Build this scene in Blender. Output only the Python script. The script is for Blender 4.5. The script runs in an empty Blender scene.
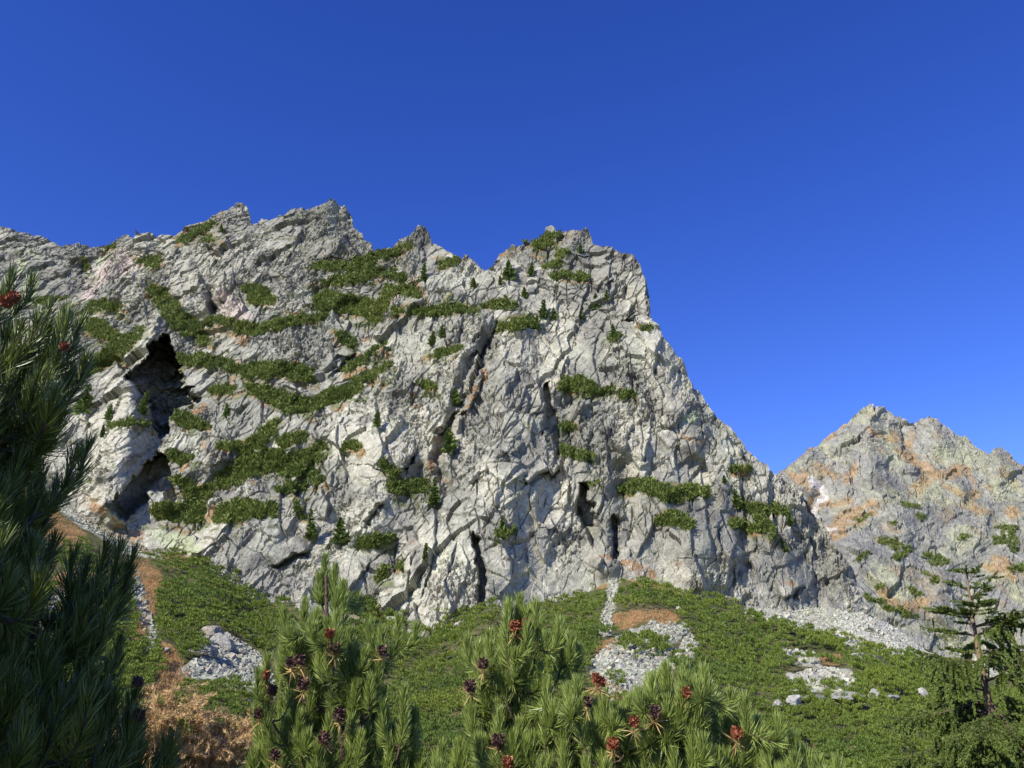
import bpy, math, random
import numpy as np
from mathutils import Vector
from mathutils.bvhtree import BVHTree
from mathutils.kdtree import KDTree

random.seed(7)
RNG = np.random.default_rng(7)
R = math.radians
SC = bpy.context.scene
COL = SC.collection

# ------------------------------------------------------------------ camera
PITCH = R(20.0)
FPX, CX, CY = 852.0, 512.0, 384.0
cam_data = bpy.data.cameras.new('camera')
cam_data.sensor_width = 36.0
cam_data.lens = 36.0 * FPX / 1024.0
cam_data.clip_start = 0.05
cam_data.clip_end = 6000.0
cam = bpy.data.objects.new('camera', cam_data)
cam.rotation_euler = (R(90) + PITCH, 0, 0)
COL.objects.link(cam)
SC.camera = cam

# ------------------------------------------------------------------ light
SUN_ELEV, SUN_SIDE = R(36.0), R(44.0)      # height; how far to the left of straight behind the camera
sun_vec = Vector((-math.sin(SUN_SIDE) * math.cos(SUN_ELEV), -math.cos(SUN_SIDE) * math.cos(SUN_ELEV), math.sin(SUN_ELEV)))
sun_data = bpy.data.lights.new('sun', 'SUN')
sun_data.energy = 5.0
sun_data.angle = R(0.53)
sun_data.color = (1.0, 0.945, 0.84)
sun = bpy.data.objects.new('sun', sun_data)
sun.rotation_euler = (-sun_vec).to_track_quat('-Z', 'Y').to_euler()
COL.objects.link(sun)

world = bpy.data.worlds.new('World')
SC.world = world
world.use_nodes = True
wn, wl = world.node_tree.nodes, world.node_tree.links
wn.clear()
sky = wn.new('ShaderNodeTexSky')
sky.sky_type = 'NISHITA'
sky.sun_disc = False
sky.sun_elevation = SUN_ELEV
sky.sun_rotation = math.atan2(sun_vec.x, sun_vec.y)
sky.altitude = 2200.0
sky.air_density = 1.0
sky.dust_density = 0.1
sky.ozone_density = 3.0
hs = wn.new('ShaderNodeHueSaturation')
hs.inputs['Hue'].default_value = 0.527
hs.inputs['Saturation'].default_value = 1.29
hs.inputs["Value"].default_value = 1.12
bg = wn.new('ShaderNodeBackground')
bg.inputs['Strength'].default_value = 0.15
wo = wn.new('ShaderNodeOutputWorld')
wl.new(sky.outputs[0], hs.inputs['Color'])
wl.new(hs.outputs[0], bg.inputs['Color'])
wl.new(bg.outputs[0], wo.inputs['Surface'])

SC.view_settings.view_transform = 'Standard'
SC.view_settings.look = 'None'
SC.view_settings.exposure = 0.36
SC.view_settings.gamma = 1.0
SC.view_settings.use_curve_mapping = False
SC.render.engine = 'CYCLES'
SC.cycles.max_bounces = 4
SC.cycles.diffuse_bounces = 2
SC.cycles.transmission_bounces = 2

# ------------------------------------------------------------------ numeric helpers
CP, SP = math.cos(PITCH), math.sin(PITCH)


def project(P):
    """world points -> pixel x, pixel y"""
    f = P[:, 1] * CP + P[:, 2] * SP
    u = -P[:, 1] * SP + P[:, 2] * CP
    f = np.maximum(f, 0.05)
    return CX + FPX * P[:, 0] / f, CY - FPX * u / f


def rays(px, py):
    a = (np.asarray(px, float) - CX) / FPX
    b = (CY - np.asarray(py, float)) / FPX
    D = np.stack([a, CP - b * SP, SP + b * CP], -1)
    return D / np.linalg.norm(D, axis=-1, keepdims=True)


def hash2(ix, iy, seed):
    h = (ix.astype(np.int64) * 374761393 + iy.astype(np.int64) * 668265263 + seed * 1442695041) & 0xFFFFFFFF
    h = ((h ^ (h >> 13)) * 1274126177) & 0xFFFFFFFF
    h = ((h ^ (h >> 16)) * 2246822519) & 0xFFFFFFFF
    h = h ^ (h >> 15)
    return (h & 0xFFFFFF) / float(0x1000000)


def vnoise(x, y, seed=0):
    ix, iy = np.floor(x), np.floor(y)
    fx, fy = x - ix, y - iy
    fx = fx * fx * fx * (fx * (fx * 6 - 15) + 10)
    fy = fy * fy * fy * (fy * (fy * 6 - 15) + 10)
    a = hash2(ix, iy, seed); b = hash2(ix + 1, iy, seed)
    c = hash2(ix, iy + 1, seed); d = hash2(ix + 1, iy + 1, seed)
    return ((a + (b - a) * fx) * (1 - fy) + (c + (d - c) * fx) * fy) * 2 - 1


def fbm(x, y, octs=4, seed=0, gain=0.5):
    s, a, t = 0.0, 1.0, 0.0
    for i in range(octs):
        s = s + a * vnoise(x * 2 ** i + 17.3 * i, y * 2 ** i - 9.1 * i, seed + i)
        t += a
        a *= gain
    return s / t * 1.6


def facets(x, y, seed=0, tilt=1.0):
    """broken flat facets: every cell of a jittered grid is a little tilted plane at a level of its own"""
    ix, iy = np.floor(x), np.floor(y)
    best = np.full(x.shape, 9e9)
    h = np.zeros_like(x)
    for dx in (-1, 0, 1):
        for dy in (-1, 0, 1):
            jx, jy = ix + dx, iy + dy
            cx = jx + hash2(jx, jy, seed)
            cy = jy + hash2(jx, jy, seed + 1)
            d = (x - cx) ** 2 + (y - cy) ** 2
            m = d < best
            best = np.where(m, d, best)
            off = hash2(jx, jy, seed + 2) * 2 - 1
            gx = (hash2(jx, jy, seed + 3) * 2 - 1) * tilt
            gy = (hash2(jx, jy, seed + 4) * 2 - 1) * tilt
            h = np.where(m, off * 0.6 + gx * (x - cx) + gy * (y - cy), h)
    return h


def joints(x, y, seed=0):
    """distance to the borders of a jittered grid's cells (0 on the border)"""
    ix, iy = np.floor(x), np.floor(y)
    d1 = np.full(x.shape, 9e9); d2 = np.full(x.shape, 9e9)
    for dx in (-1, 0, 1):
        for dy in (-1, 0, 1):
            jx, jy = ix + dx, iy + dy
            d = np.hypot(x - jx - hash2(jx, jy, seed), y - jy - hash2(jx, jy, seed + 1))
            d2 = np.where(d < d1, d1, np.minimum(d2, d)); d1 = np.minimum(d1, d)
    return d2 - d1


def rot(x, y, deg):
    c, s = math.cos(R(deg)), math.sin(R(deg))
    return x * c + y * s, -x * s + y * c


def sstep(a, b, x):
    t = np.clip((x - a) / (b - a), 0, 1)
    return t * t * (3 - 2 * t)


def in_poly(px, py, poly):
    ins = np.zeros(px.shape, bool)
    n = len(poly)
    for i in range(n):
        x1, y1 = poly[i]; x2, y2 = poly[(i + 1) % n]
        if y1 == y2:
            continue
        c = ((y1 > py) != (y2 > py)) & (px < (x2 - x1) * (py - y1) / (y2 - y1) + x1)
        ins ^= c
    return ins


def chain_in(px, py, ch):
    """largest of (radius - distance) over a chain of (x, y, r) capsules; above 0 is inside"""
    out = np.full(px.shape, -1e9)
    if len(ch) == 1:
        ch = [ch[0], ch[0]]
    for (x1, y1, r1), (x2, y2, r2) in zip(ch[:-1], ch[1:]):
        dx, dy = x2 - x1, y2 - y1
        L = dx * dx + dy * dy
        t = np.clip(((px - x1) * dx + (py - y1) * dy) / L, 0, 1) if L > 0 else np.zeros_like(px)
        d = np.hypot(px - x1 - t * dx, py - y1 - t * dy)
        out = np.maximum(out, r1 + (r2 - r1) * t - d)
    return out


# ------------------------------------------------------------------ object helpers
def tag(o, label=None, cat=None, group=None, kind=None):
    if label: o['label'] = label
    if cat: o['category'] = cat
    if group: o['group'] = group
    if kind: o['kind'] = kind
    return o


def mesh_obj(name, V, F, mat, parent=None, loc=None, smooth=False, color=None):
    """V (n,3) array; F list of int arrays each (m,k) with k corners"""
    me = bpy.data.meshes.new(name)
    V = np.asarray(V, np.float32)
    if loc is not None:
        V = V - np.asarray(loc, np.float32)
    if not isinstance(F, (list, tuple)):
        F = [F]
    F = [np.asarray(f, np.int32) for f in F if len(f)]
    idx = np.concatenate([f.ravel() for f in F])
    tot = np.concatenate([np.full(len(f), f.shape[1], np.int32) for f in F])
    st = np.concatenate([[0], np.cumsum(tot)[:-1]]).astype(np.int32)
    me.vertices.add(len(V)); me.vertices.foreach_set('co', V.ravel())
    me.loops.add(len(idx)); me.loops.foreach_set('vertex_index', idx)
    me.polygons.add(len(tot)); me.polygons.foreach_set('loop_start', st); me.polygons.foreach_set('loop_total', tot)
    me.polygons.foreach_set('use_smooth', np.full(len(tot), smooth, bool))
    me.update(calc_edges=True)
    if color is not None:
        at = me.color_attributes.new('rockcol', 'FLOAT_COLOR', 'POINT')
        c4 = np.ones((len(V), 4), np.float32); c4[:, :3] = color
        at.data.foreach_set('color', c4.ravel())
    if mat: me.materials.append(mat)
    o = bpy.data.objects.new(name, me)
    COL.objects.link(o)
    if loc is not None and parent is None:
        o.location = loc
    if parent is not None:
        o.parent = parent
    return o


def empty(name, loc):
    o = bpy.data.objects.new(name, None)
    o.empty_display_size = 0.2
    o.location = loc
    COL.objects.link(o)
    return o


def grid_faces(nr, nc):
    a = np.arange(nr * nc).reshape(nr, nc)
    return np.stack([a[:-1, :-1], a[:-1, 1:], a[1:, 1:], a[1:, :-1]], -1).reshape(-1, 4)


def norm(v):
    return v / np.maximum(np.linalg.norm(v, axis=-1, keepdims=True), 1e-9)


def blades(base, direc, length, width, rng, taper=0.25):
    """flat narrow leaves: base (n,3), direc (n,3) unit, length (n), width (n) -> V, tri/quad faces"""
    n = len(base)
    side = norm(np.cross(direc, norm(rng.normal(size=(n, 3)))))
    w = (side * np.reshape(width, (-1, 1)))
    tip = base + direc * np.reshape(length, (-1, 1))
    mid = base + direc * np.reshape(length, (-1, 1)) * 0.6
    V = np.stack([base - w * taper * 2, base + w * taper * 2, mid + w, tip, mid - w], 1).reshape(-1, 3)
    a = np.arange(n)[:, None] * 5
    return V, (a + np.array([[0, 1, 2, 3, 4]]))


def tube(path, radii, nseg=6):
    path = np.asarray(path, float)
    n = len(path)
    V = []
    for i in range(n):
        t = norm(path[min(i + 1, n - 1)] - path[max(i - 1, 0)])
        ref = np.array([0.0, 0, 1]) if abs(t[2]) < 0.9 else np.array([1.0, 0, 0])
        a = norm(np.cross(t, ref)); b = np.cross(t, a)
        for k in range(nseg):
            an = 2 * math.pi * k / nseg
            V.append(path[i] + (a * math.cos(an) + b * math.sin(an)) * radii[i])
    F = []
    for i in range(n - 1):
        for k in range(nseg):
            k2 = (k + 1) % nseg
            F.append((i * nseg + k, i * nseg + k2, (i + 1) * nseg + k2, (i + 1) * nseg + k))
    return np.array(V), np.array(F, int)


class Soup:
    """collects several meshes that make ONE part"""
    def __init__(self):
        self.V, self.F, self.n = [], {}, 0

    def add(self, V, F):
        F = np.asarray(F)
        self.F.setdefault(F.shape[1], []).append(F + self.n)
        self.V.append(V); self.n += len(V)

    def build(self, name, mat, parent=None, loc=None, smooth=False):
        return mesh_obj(name, np.concatenate(self.V), [np.concatenate(f) for f in self.F.values()], mat, parent, loc, smooth)


# ------------------------------------------------------------------ materials
def new_mat(name):
    m = bpy.data.materials.new(name)
    m.use_nodes = True
    n, l = m.node_tree.nodes, m.node_tree.links
    b = n['Principled BSDF']
    return m, n, l, b


def rock_material(name, scale, bump, spec=0.25):
    m, n, l, b = new_mat(name)
    at = n.new('ShaderNodeAttribute'); at.attribute_name = 'rockcol'
    tc = n.new('ShaderNodeTexCoord')
    mp = n.new('ShaderNodeMapping'); mp.inputs['Rotation'].default_value = (0.2, 0.5, 0.1)
    mp.inputs['Scale'].default_value = (1.0, 1.0, 1.0)
    l.new(tc.outputs['Object'], mp.inputs['Vector'])
    n1 = n.new('ShaderNodeTexNoise'); n1.inputs['Scale'].default_value = 0.35 * scale; n1.inputs['Detail'].default_value = 8; n1.inputs['Roughness'].default_value = 0.68
    n2 = n.new('ShaderNodeTexNoise'); n2.inputs['Scale'].default_value = 1.6 * scale; n2.inputs['Detail'].default_value = 5; n2.inputs['Roughness'].default_value = 0.7
    vo = n.new('ShaderNodeTexVoronoi'); vo.feature = 'DISTANCE_TO_EDGE'; vo.inputs['Scale'].default_value = 0.42 * scale
    for q in (n1, n2):
        l.new(mp.outputs[0], q.inputs['Vector'])
    # cracks follow a warped voronoi
    wm = n.new('ShaderNodeVectorMath'); wm.operation = 'MULTIPLY_ADD'
    l.new(n1.outputs['Color'], wm.inputs[0]); wm.inputs[1].default_value = (3.0 / scale,) * 3
    l.new(mp.outputs[0], wm.inputs[2]); l.new(wm.outputs[0], vo.inputs['Vector'])
    r1 = n.new('ShaderNodeMapRange'); l.new(n1.outputs[0], r1.inputs[0])
    r1.inputs[1].default_value = 0.25; r1.inputs[2].default_value = 0.75; r1.inputs[3].default_value = 0.52; r1.inputs[4].default_value = 1.42
    r2 = n.new('ShaderNodeMapRange'); l.new(n2.outputs[0], r2.inputs[0])
    r2.inputs[1].default_value = 0.3; r2.inputs[2].default_value = 0.7; r2.inputs[3].default_value = 0.66; r2.inputs[4].default_value = 1.28
    r3 = n.new('ShaderNodeMapRange'); l.new(vo.outputs['Distance'], r3.inputs[0])
    r3.inputs[1].default_value = 0.0; r3.inputs[2].default_value = 0.05; r3.inputs[3].default_value = 0.0; r3.inputs[4].default_value = 1.0
    mu = n.new('ShaderNodeMath'); mu.operation = 'MULTIPLY'; l.new(r1.outputs[0], mu.inputs[0]); l.new(r2.outputs[0], mu.inputs[1])
    vm = n.new('ShaderNodeVectorMath'); vm.operation = 'SCALE'
    l.new(at.outputs['Color'], vm.inputs[0]); l.new(mu.outputs[0], vm.inputs['Scale'])
    l.new(vm.outputs[0], b.inputs['Base Color'])
    b.inputs['Roughness'].default_value = 0.85
    b.inputs['Specular IOR Level'].default_value = spec
    hsum = n.new('ShaderNodeMath'); hsum.operation = 'MULTIPLY_ADD'
    l.new(r3.outputs[0], hsum.inputs[0]); hsum.inputs[1].default_value = 0.16
    h2 = n.new('ShaderNodeMath'); h2.operation = 'MULTIPLY_ADD'; l.new(n2.outputs[0], h2.inputs[0]); h2.inputs[1].default_value = 0.45; l.new(n1.outputs[0], h2.inputs[2])
    l.new(h2.outputs[0], hsum.inputs[2])
    bp = n.new('ShaderNodeBump'); bp.inputs['Strength'].default_value = 0.9; bp.inputs['Distance'].default_value = bump
    l.new(hsum.outputs[0], bp.inputs['Height']); l.new(bp.outputs[0], b.inputs['Normal'])
    return m


def leaf_material(name, c0, c1, trans=0.25, rough=0.45, spec=0.4, tone=None):
    """leaf colour varies from leaf to leaf (random per island) and slowly over the ground"""
    m, n, l, b = new_mat(name)
    g = n.new('ShaderNodeNewGeometry')
    mx = n.new('ShaderNodeMix'); mx.data_type = 'RGBA'
    l.new(g.outputs['Random Per Island'], mx.inputs['Factor'])
    mx.inputs['A'].default_value = (*c0, 1); mx.inputs['B'].default_value = (*c1, 1)
    src = mx.outputs['Result']
    if tone:
        tc = n.new('ShaderNodeTexCoord')
        nz = n.new('ShaderNodeTexNoise'); nz.inputs['Scale'].default_value = tone[0]; nz.inputs['Detail'].default_value = 3
        l.new(g.outputs['Position'], nz.inputs['Vector'])
        rp = n.new('ShaderNodeMapRange'); l.new(nz.outputs[0], rp.inputs[0])
        rp.inputs[1].default_value = 0.3; rp.inputs[2].default_value = 0.7; rp.inputs[3].default_value = 0; rp.inputs[4].default_value = 1
        m2 = n.new('ShaderNodeMix'); m2.data_type = 'RGBA'; m2.blend_type = 'MULTIPLY'; m2.inputs['Factor'].default_value = 1.0
        m3 = n.new('ShaderNodeMix'); m3.data_type = 'RGBA'; l.new(rp.outputs[0], m3.inputs['Factor'])
        m3.inputs['A'].default_value = (*tone[1], 1); m3.inputs['B'].default_value = (*tone[2], 1)
        l.new(src, m2.inputs['A']); l.new(m3.outputs['Result'], m2.inputs['B'])
        src = m2.outputs['Result']
    l.new(src, b.inputs['Base Color'])
    b.inputs['Roughness'].default_value = rough
    b.inputs['Specular IOR Level'].default_value = spec
    if trans > 0:
        t = n.new('ShaderNodeBsdfTranslucent'); l.new(src, t.inputs['Color'])
        ms = n.new('ShaderNodeMixShader'); ms.inputs[0].default_value = trans
        l.new(b.outputs[0], ms.inputs[1]); l.new(t.outputs[0], ms.inputs[2])
        l.new(ms.outputs[0], n['Material Output'].inputs['Surface'])
    return m


def bark_material(name, c0, c1, scale):
    m, n, l, b = new_mat(name)
    tc = n.new('ShaderNodeTexCoord')
    nz = n.new('ShaderNodeTexNoise'); nz.inputs['Scale'].default_value = scale; nz.inputs['Detail'].default_value = 6
    l.new(tc.outputs['Object'], nz.inputs['Vector'])
    mx = n.new('ShaderNodeMix'); mx.data_type = 'RGBA'; l.new(nz.outputs[0], mx.inputs['Factor'])
    mx.inputs['A'].default_value = (*c0, 1); mx.inputs['B'].default_value = (*c1, 1)
    l.new(mx.outputs['Result'], b.inputs['Base Color']); b.inputs['Roughness'].default_value = 0.9
    bp = n.new('ShaderNodeBump'); bp.inputs['Distance'].default_value = 0.01; l.new(nz.outputs[0], bp.inputs['Height']); l.new(bp.outputs[0], b.inputs['Normal'])
    return m


M_CLIFF = rock_material('weathered_granite', 1.0, 0.5)
M_FAR = rock_material('far_granite', 0.4, 1.2)
M_GROUND = rock_material('slope_ground', 2.2, 0.35)
M_STONE = rock_material('boulder_granite', 2.5, 0.2)
M_MUGO_FAR = leaf_material('dwarf_pine_leaf_cliff', (0.105, 0.148, 0.032), (0.205, 0.245, 0.065), 0.22, 0.6, 0.2, (0.03, (0.75, 0.8, 0.8), (1.15, 1.1, 1.0)))
M_MUGO = leaf_material('dwarf_pine_leaf_slope', (0.115, 0.165, 0.024), (0.225, 0.29, 0.06), 0.25, 0.55, 0.25, (0.045, (0.75, 0.82, 0.85), (1.2, 1.12, 0.9)))
M_CONIFER = leaf_material('mountain_spruce_leaf', (0.08, 0.12, 0.03), (0.16, 0.21, 0.06), 0.2, 0.6, 0.2)
M_NEEDLE = leaf_material('stone_pine_needle', (0.20, 0.275, 0.04), (0.44, 0.52, 0.16), 0.32, 0.36, 0.6)
M_NEEDLE_SHADED = leaf_material('shaded_pine_needle', (0.045, 0.07, 0.009), (0.25, 0.31, 0.055), 0.08, 0.38, 0.5)  # darker needle copy, the near pine's shade painted into its colour
M_SPRUCE = leaf_material('spruce_needle', (0.085, 0.13, 0.022), (0.21, 0.27, 0.06), 0.22, 0.5, 0.3)
M_DRY = leaf_material('dry_needle', (0.60, 0.39, 0.15), (0.86, 0.64, 0.32), 0.4, 0.7, 0.1)
M_DRY_GRASS = leaf_material('dry_grass_blade', (0.40, 0.235, 0.095), (0.60, 0.41, 0.20), 0.3, 0.7, 0.1)
M_OLIVE_GRASS = leaf_material('olive_grass_blade', (0.09, 0.105, 0.025), (0.24, 0.20, 0.075), 0.2, 0.7, 0.1)
M_GREY_TWIG = leaf_material('bare_grey_twig', (0.28, 0.21, 0.13), (0.44, 0.35, 0.22), 0.0, 0.9, 0.1)
M_BARK = bark_material('pine_bark', (0.05, 0.035, 0.025), (0.16, 0.11, 0.08), 60)
M_BARK_LIGHT = bark_material('spruce_shoot_bark', (0.22, 0.13, 0.05), (0.40, 0.27, 0.10), 40)
M_BARK_SPRUCE = bark_material('spruce_bark', (0.12, 0.08, 0.05), (0.30, 0.21, 0.11), 25)
M_CONE = leaf_material('purple_cone_scale', (0.08, 0.046, 0.038), (0.17, 0.10, 0.08), 0.0, 0.55, 0.3)
M_CONE_RED = leaf_material('red_cone_scale', (0.20, 0.06, 0.03), (0.40, 0.15, 0.07), 0.0, 0.55, 0.3)

# ================================================================== THE CLIFF
def cliff_Y(A, Z):
    """depth of the bare wall on the bearing A = x / y at height Z: it leans back, less so to the right"""
    yb = np.interp(A, [-1.0, -0.75, -0.48, -0.18, 0, 0.14, 0.32, 0.46, 0.6], [345, 330, 308, 298, 292, 298, 312, 338, 380])
    s = np.interp(A, [-1.0, -0.55, -0.27, -0.08, 0.05, 0.16, 0.30, 0.5], [0.86, 0.82, 0.66, 0.56, 0.54, 0.44, 0.50, 0.58])
    return yb + s * (Z - 25.0)


def hit_surface(px, py, Yfun):
    D = rays(px, py)
    t = np.full(np.shape(px), 350.0)
    for _ in range(80):
        t = 0.5 * t + 0.5 * Yfun(D[..., 0] / D[..., 1], D[..., 2] * t) / D[..., 1]
    return D * t[..., None]


RIDGE = np.array([(-120, 215), (-60, 222), (0, 228), (12, 232), (20, 236), (45, 240), (60, 246), (75, 241), (88, 244), (100, 243), (112, 240), (128, 238), (135, 238), (138, 233),
    (147, 232), (150, 238), (160, 240), (166, 236), (175, 239), (186, 234), (200, 226), (212, 216), (225, 209), (236, 206), (246, 207), (250, 212), (251, 226), (256, 227), (262, 221),
    (270, 221), (282, 216), (290, 218), (300, 213), (310, 214), (318, 210), (322, 206), (330, 203), (338, 204), (346, 207), (351, 214), (352, 224), (358, 230), (362, 232), (364, 240), (372, 244),
    (374, 253), (384, 253), (392, 245), (400, 238), (406, 234), (414, 230), (424, 231), (430, 235), (433, 246), (442, 250), (450, 254), (462, 260), (467, 257), (474, 261), (480, 267),
    (486, 268), (494, 265), (500, 254), (510, 249), (520, 244), (535, 239), (544, 234), (546, 227), (552, 226), (558, 230), (566, 228), (577, 226), (586, 227), (591, 233), (593, 243),
    (600, 244), (612, 243), (620, 248), (631, 248), (635, 252), (640, 260), (642, 268), (646, 276), (649, 290), (649.8, 306), (651, 318), (660, 326), (662, 334), (668, 343), (675, 353), (686, 368),
    (690, 382), (702, 392), (706, 401), (713, 411), (728, 425), (734, 432), (742, 441), (746, 449), (752, 455), (760, 463), (770, 469), (778, 476), (800, 489), (808, 500), (815, 510),
    (824, 520), (832, 532), (838, 545), (848, 556), (855, 570), (858, 582), (862, 598), (868, 612), (880, 632), (900, 665)], float)
rp = hit_surface(RIDGE[:, 0], RIDGE[:, 1], cliff_Y)
ra = rp[:, 0] / rp[:, 1]
ra = np.maximum.accumulate(ra + np.arange(len(ra)) * 1e-6)

# downward lines; the rock stands out on their upper left side and drops back to the lower right
STEPS = [  # (points, height in metres, fade width in pixels)
    ([(84, 249), (73, 262), (54, 276)], 6, 16), ([(200, 276), (207, 290), (212, 318)], 6, 18), ([(232, 238), (234, 258)], 4, 14), ([(305, 231), (296, 245), (286, 262)], 5, 18),
    ([(346, 236), (352, 246), (361, 256)], 6, 24), ([(354, 344), (340, 358), (325, 371)], 6, 20), ([(422, 372), (418, 380)], 5, 14), ([(495, 324), (482, 345), (468, 364)], 6, 18),
    ([(482, 370), (475, 388), (466, 402), (450, 420), (433, 434)], 7, 22), ([(534, 380), (541, 392), (548, 404)], 5, 16), ([(630, 358), (634, 372), (637, 388)], 4, 14),
    ([(634, 304), (634, 312)], 5, 10), ([(613, 275), (604, 281)], 4, 10), ([(645, 275), (648, 292), (647, 312)], 5, 20), ([(412, 443), (410, 454), (401, 466)], 5, 18),
    ([(381, 494), (372, 508), (361, 523)], 5, 18), ([(320, 485), (323, 498), (322, 512)], 5, 16), ([(303, 544), (288, 553), (268, 561)], 6, 26), ([(335, 540), (310, 552), (290, 566)], 4, 16),
    ([(524, 440), (514, 449), (501, 458)], 4, 14), ([(489, 469), (480, 475), (470, 482)], 4, 14), ([(558, 464), (542, 475), (521, 488)], 6, 16), ([(530, 472), (518, 480), (506, 488)], 4, 12),
    ([(652, 413), (649, 436), (645, 464)], 5, 12), ([(632, 426), (628, 440), (624, 452)], 5, 14), ([(681, 411), (676, 422), (669, 433)], 4, 16), ([(551, 519), (556, 528)], 3, 10),
    ([(605, 560), (600, 572)], 4, 10), ([(802, 580), (793, 588), (784, 595)], 4, 14), ([(848, 552), (851, 566)], 5, 18), ([(140, 278), (143, 300), (146, 330)], 4, 10), ([(134, 272), (131, 282)], 4, 8),
    ([(470, 395), (455, 430)], 4, 20), ([(400, 300), (395, 330), (380, 350)], 3, 18), ([(262, 300), (250, 330)], 3, 18), ([(560, 300), (556, 330), (560, 350)], 3, 16),
    ([(590, 262), (586, 290), (580, 320)], 4, 18), ([(612, 250), (606, 280), (612, 300)], 4, 16), ([(700, 470), (706, 520), (716, 560)], 4, 18), ([(740, 470), (742, 520), (730, 575)], 4, 18),
    ([(690, 520), (694, 560), (708, 600)], 3, 14), ([(655, 520), (640, 560)], 3, 14), ([(520, 500), (505, 540), (512, 590)], 4, 16), ([(430, 500), (436, 540), (420, 590)], 5, 18),
    ([(455, 540), (445, 580), (452, 610)], 4, 12), ([(370, 560), (350, 590)], 4, 16), ([(410, 560), (400, 600)], 4, 14), ([(255, 400), (240, 420)], 3, 14), ([(235, 452), (210, 470)], 3, 14),
    ([(265, 490), (245, 500)], 3, 12), ([(230, 530), (190, 552)], 3, 22), ([(300, 225), (290, 240)], 3, 12), ([(420, 240), (428, 262)], 4, 12), ([(395, 255), (380, 275)], 3, 14),
    ([(245, 212), (249, 222), (243, 232)], 5, 16), ([(570, 236), (590, 250)], 3, 12), ([(660, 340), (654, 370), (662, 395)], 4, 14), ([(740, 445), (745, 458), (752, 470)], 4, 16),
    ([(570, 345), (562, 375), (566, 400)], 4, 16), ([(600, 330), (592, 360), (598, 385)], 3, 14), ([(585, 400), (578, 440), (588, 470)], 3, 14), ([(610, 420), (606, 460), (612, 490)], 3, 12),
    ([(440, 300), (430, 330)], 3, 14), ([(465, 320), (455, 345)], 3, 14), ([(355, 300), (340, 322)], 3, 14), ([(282, 262), (270, 282)], 3, 14), ([(225, 270), (222, 300)], 4, 14),
    ([(345, 400), (338, 440), (345, 480)], 3, 16), ([(372, 385), (378, 430), (390, 460)], 5, 22), ([(180, 250), (170, 270)], 3, 12), ([(30, 245), (20, 262)], 4, 12), ([(110, 395), (102, 430)], 4, 14),
]
RECESSES = [  # (outline, depth)
    ([(126, 378), (139, 360), (150, 343), (167, 335), (170, 346), (176, 357), (180, 385), (200, 397), (192, 405), (172, 407), (162, 426), (153, 429), (147, 404), (136, 388)], 52),
    ([(103, 505), (125, 482), (150, 457), (154, 449), (164, 455), (171, 474), (176, 497), (166, 504), (165, 493), (150, 490), (140, 502), (120, 515)], 26),
    ([(544, 384), (549, 382), (553, 400), (558, 416), (561, 449), (556, 451), (553, 436), (548, 424), (541, 430), (545, 408)], 11),
    ([(580, 484), (587, 485), (587, 500), (595, 505), (591, 512), (599, 527), (593, 548), (588, 540), (586, 527), (577, 512)], 13),
    ([(612, 517), (619, 524), (620, 563), (616, 563), (616, 537), (611, 523)], 10),
    ([(472, 529), (480, 536), (480, 552), (484, 562), (482, 616), (476, 616), (477, 562), (473, 546)], 12),
    ([(208, 285), (214, 300), (213, 318), (208, 318), (204, 300)], 6),
    ([(632, 303), (637, 306), (635, 314), (629, 311)], 5),
    ([(352, 346), (347, 358), (330, 368), (325, 366), (338, 352)], 5),
    ([(470, 388), (462, 410), (436, 434), (432, 428), (452, 412), (464, 392)], 6),
    ([(556, 466), (542, 480), (524, 488), (522, 485), (540, 473)], 5),
    ([(486, 470), (474, 482), (471, 480), (480, 471)], 4),
    ([(412, 447), (410, 458), (401, 465), (405, 455)], 5),
    ([(380, 500), (366, 522), (362, 518), (374, 500)], 4),
    ([(302, 547), (290, 557), (270, 562), (288, 551)], 5),
    ([(84, 254), (82, 276), (78, 280), (77, 262)], 6),
    ([(802, 583), (792, 592), (786, 594), (796, 584)], 4),
    ([(630, 362), (636, 378), (634, 388), (628, 375)], 5),
]
BULGES = [  # (chain with radii in pixels, metres outward)
    ([(160, 318, 16), (138, 362, 24), (116, 440, 32), (108, 500, 30)], 26),
    ([(505, 330, 36), (505, 420, 64), (480, 540, 78), (455, 625, 86)], 17),
    ([(601, 490, 16), (606, 570, 18)], 5), ([(652, 290, 22), (668, 380, 26), (692, 440, 28)], 8), ([(395, 385, 34), (384, 450, 40), (372, 525, 36)], 9),
    ([(330, 205, 16), (328, 245, 26)], 7), ([(238, 210, 14), (222, 235, 18)], 5), ([(412, 236, 14), (412, 262, 20)], 6), ([(575, 230, 16), (560, 275, 30)], 7),
    ([(222, 275, 24), (240, 330, 30)], 7), ([(660, 500, 30), (700, 570, 40)], 7), ([(770, 530, 26), (790, 580, 40)], 6), ([(840, 545, 20), (845, 600, 26)], 6),
    ([(250, 540, 46), (210, 560, 40)], 8), ([(70, 262, 26), (40, 285, 24)], 6),
    ([(496, 324, 7), (472, 364, 9), (452, 408, 9), (436, 458, 10), (446, 490, 9)], -9), ([(206, 276, 7), (212, 322, 9)], -5), ([(165, 292, 14), (190, 330, 16), (250, 330, 12)], -6),
    ([(245, 384, 14), (300, 405, 15), (345, 395, 11)], -4), ([(190, 490, 20), (240, 475, 20), (300, 460, 15)], -6), ([(340, 300, 18), (385, 300, 16)], -5), ([(566, 400, 16), (574, 460, 14)], -6),
    ([(625, 470, 18), (630, 540, 14)], -6), ([(735, 500, 16), (750, 560, 14)], -5), ([(420, 470, 14), (440, 500, 12)], -5),
]


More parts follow.
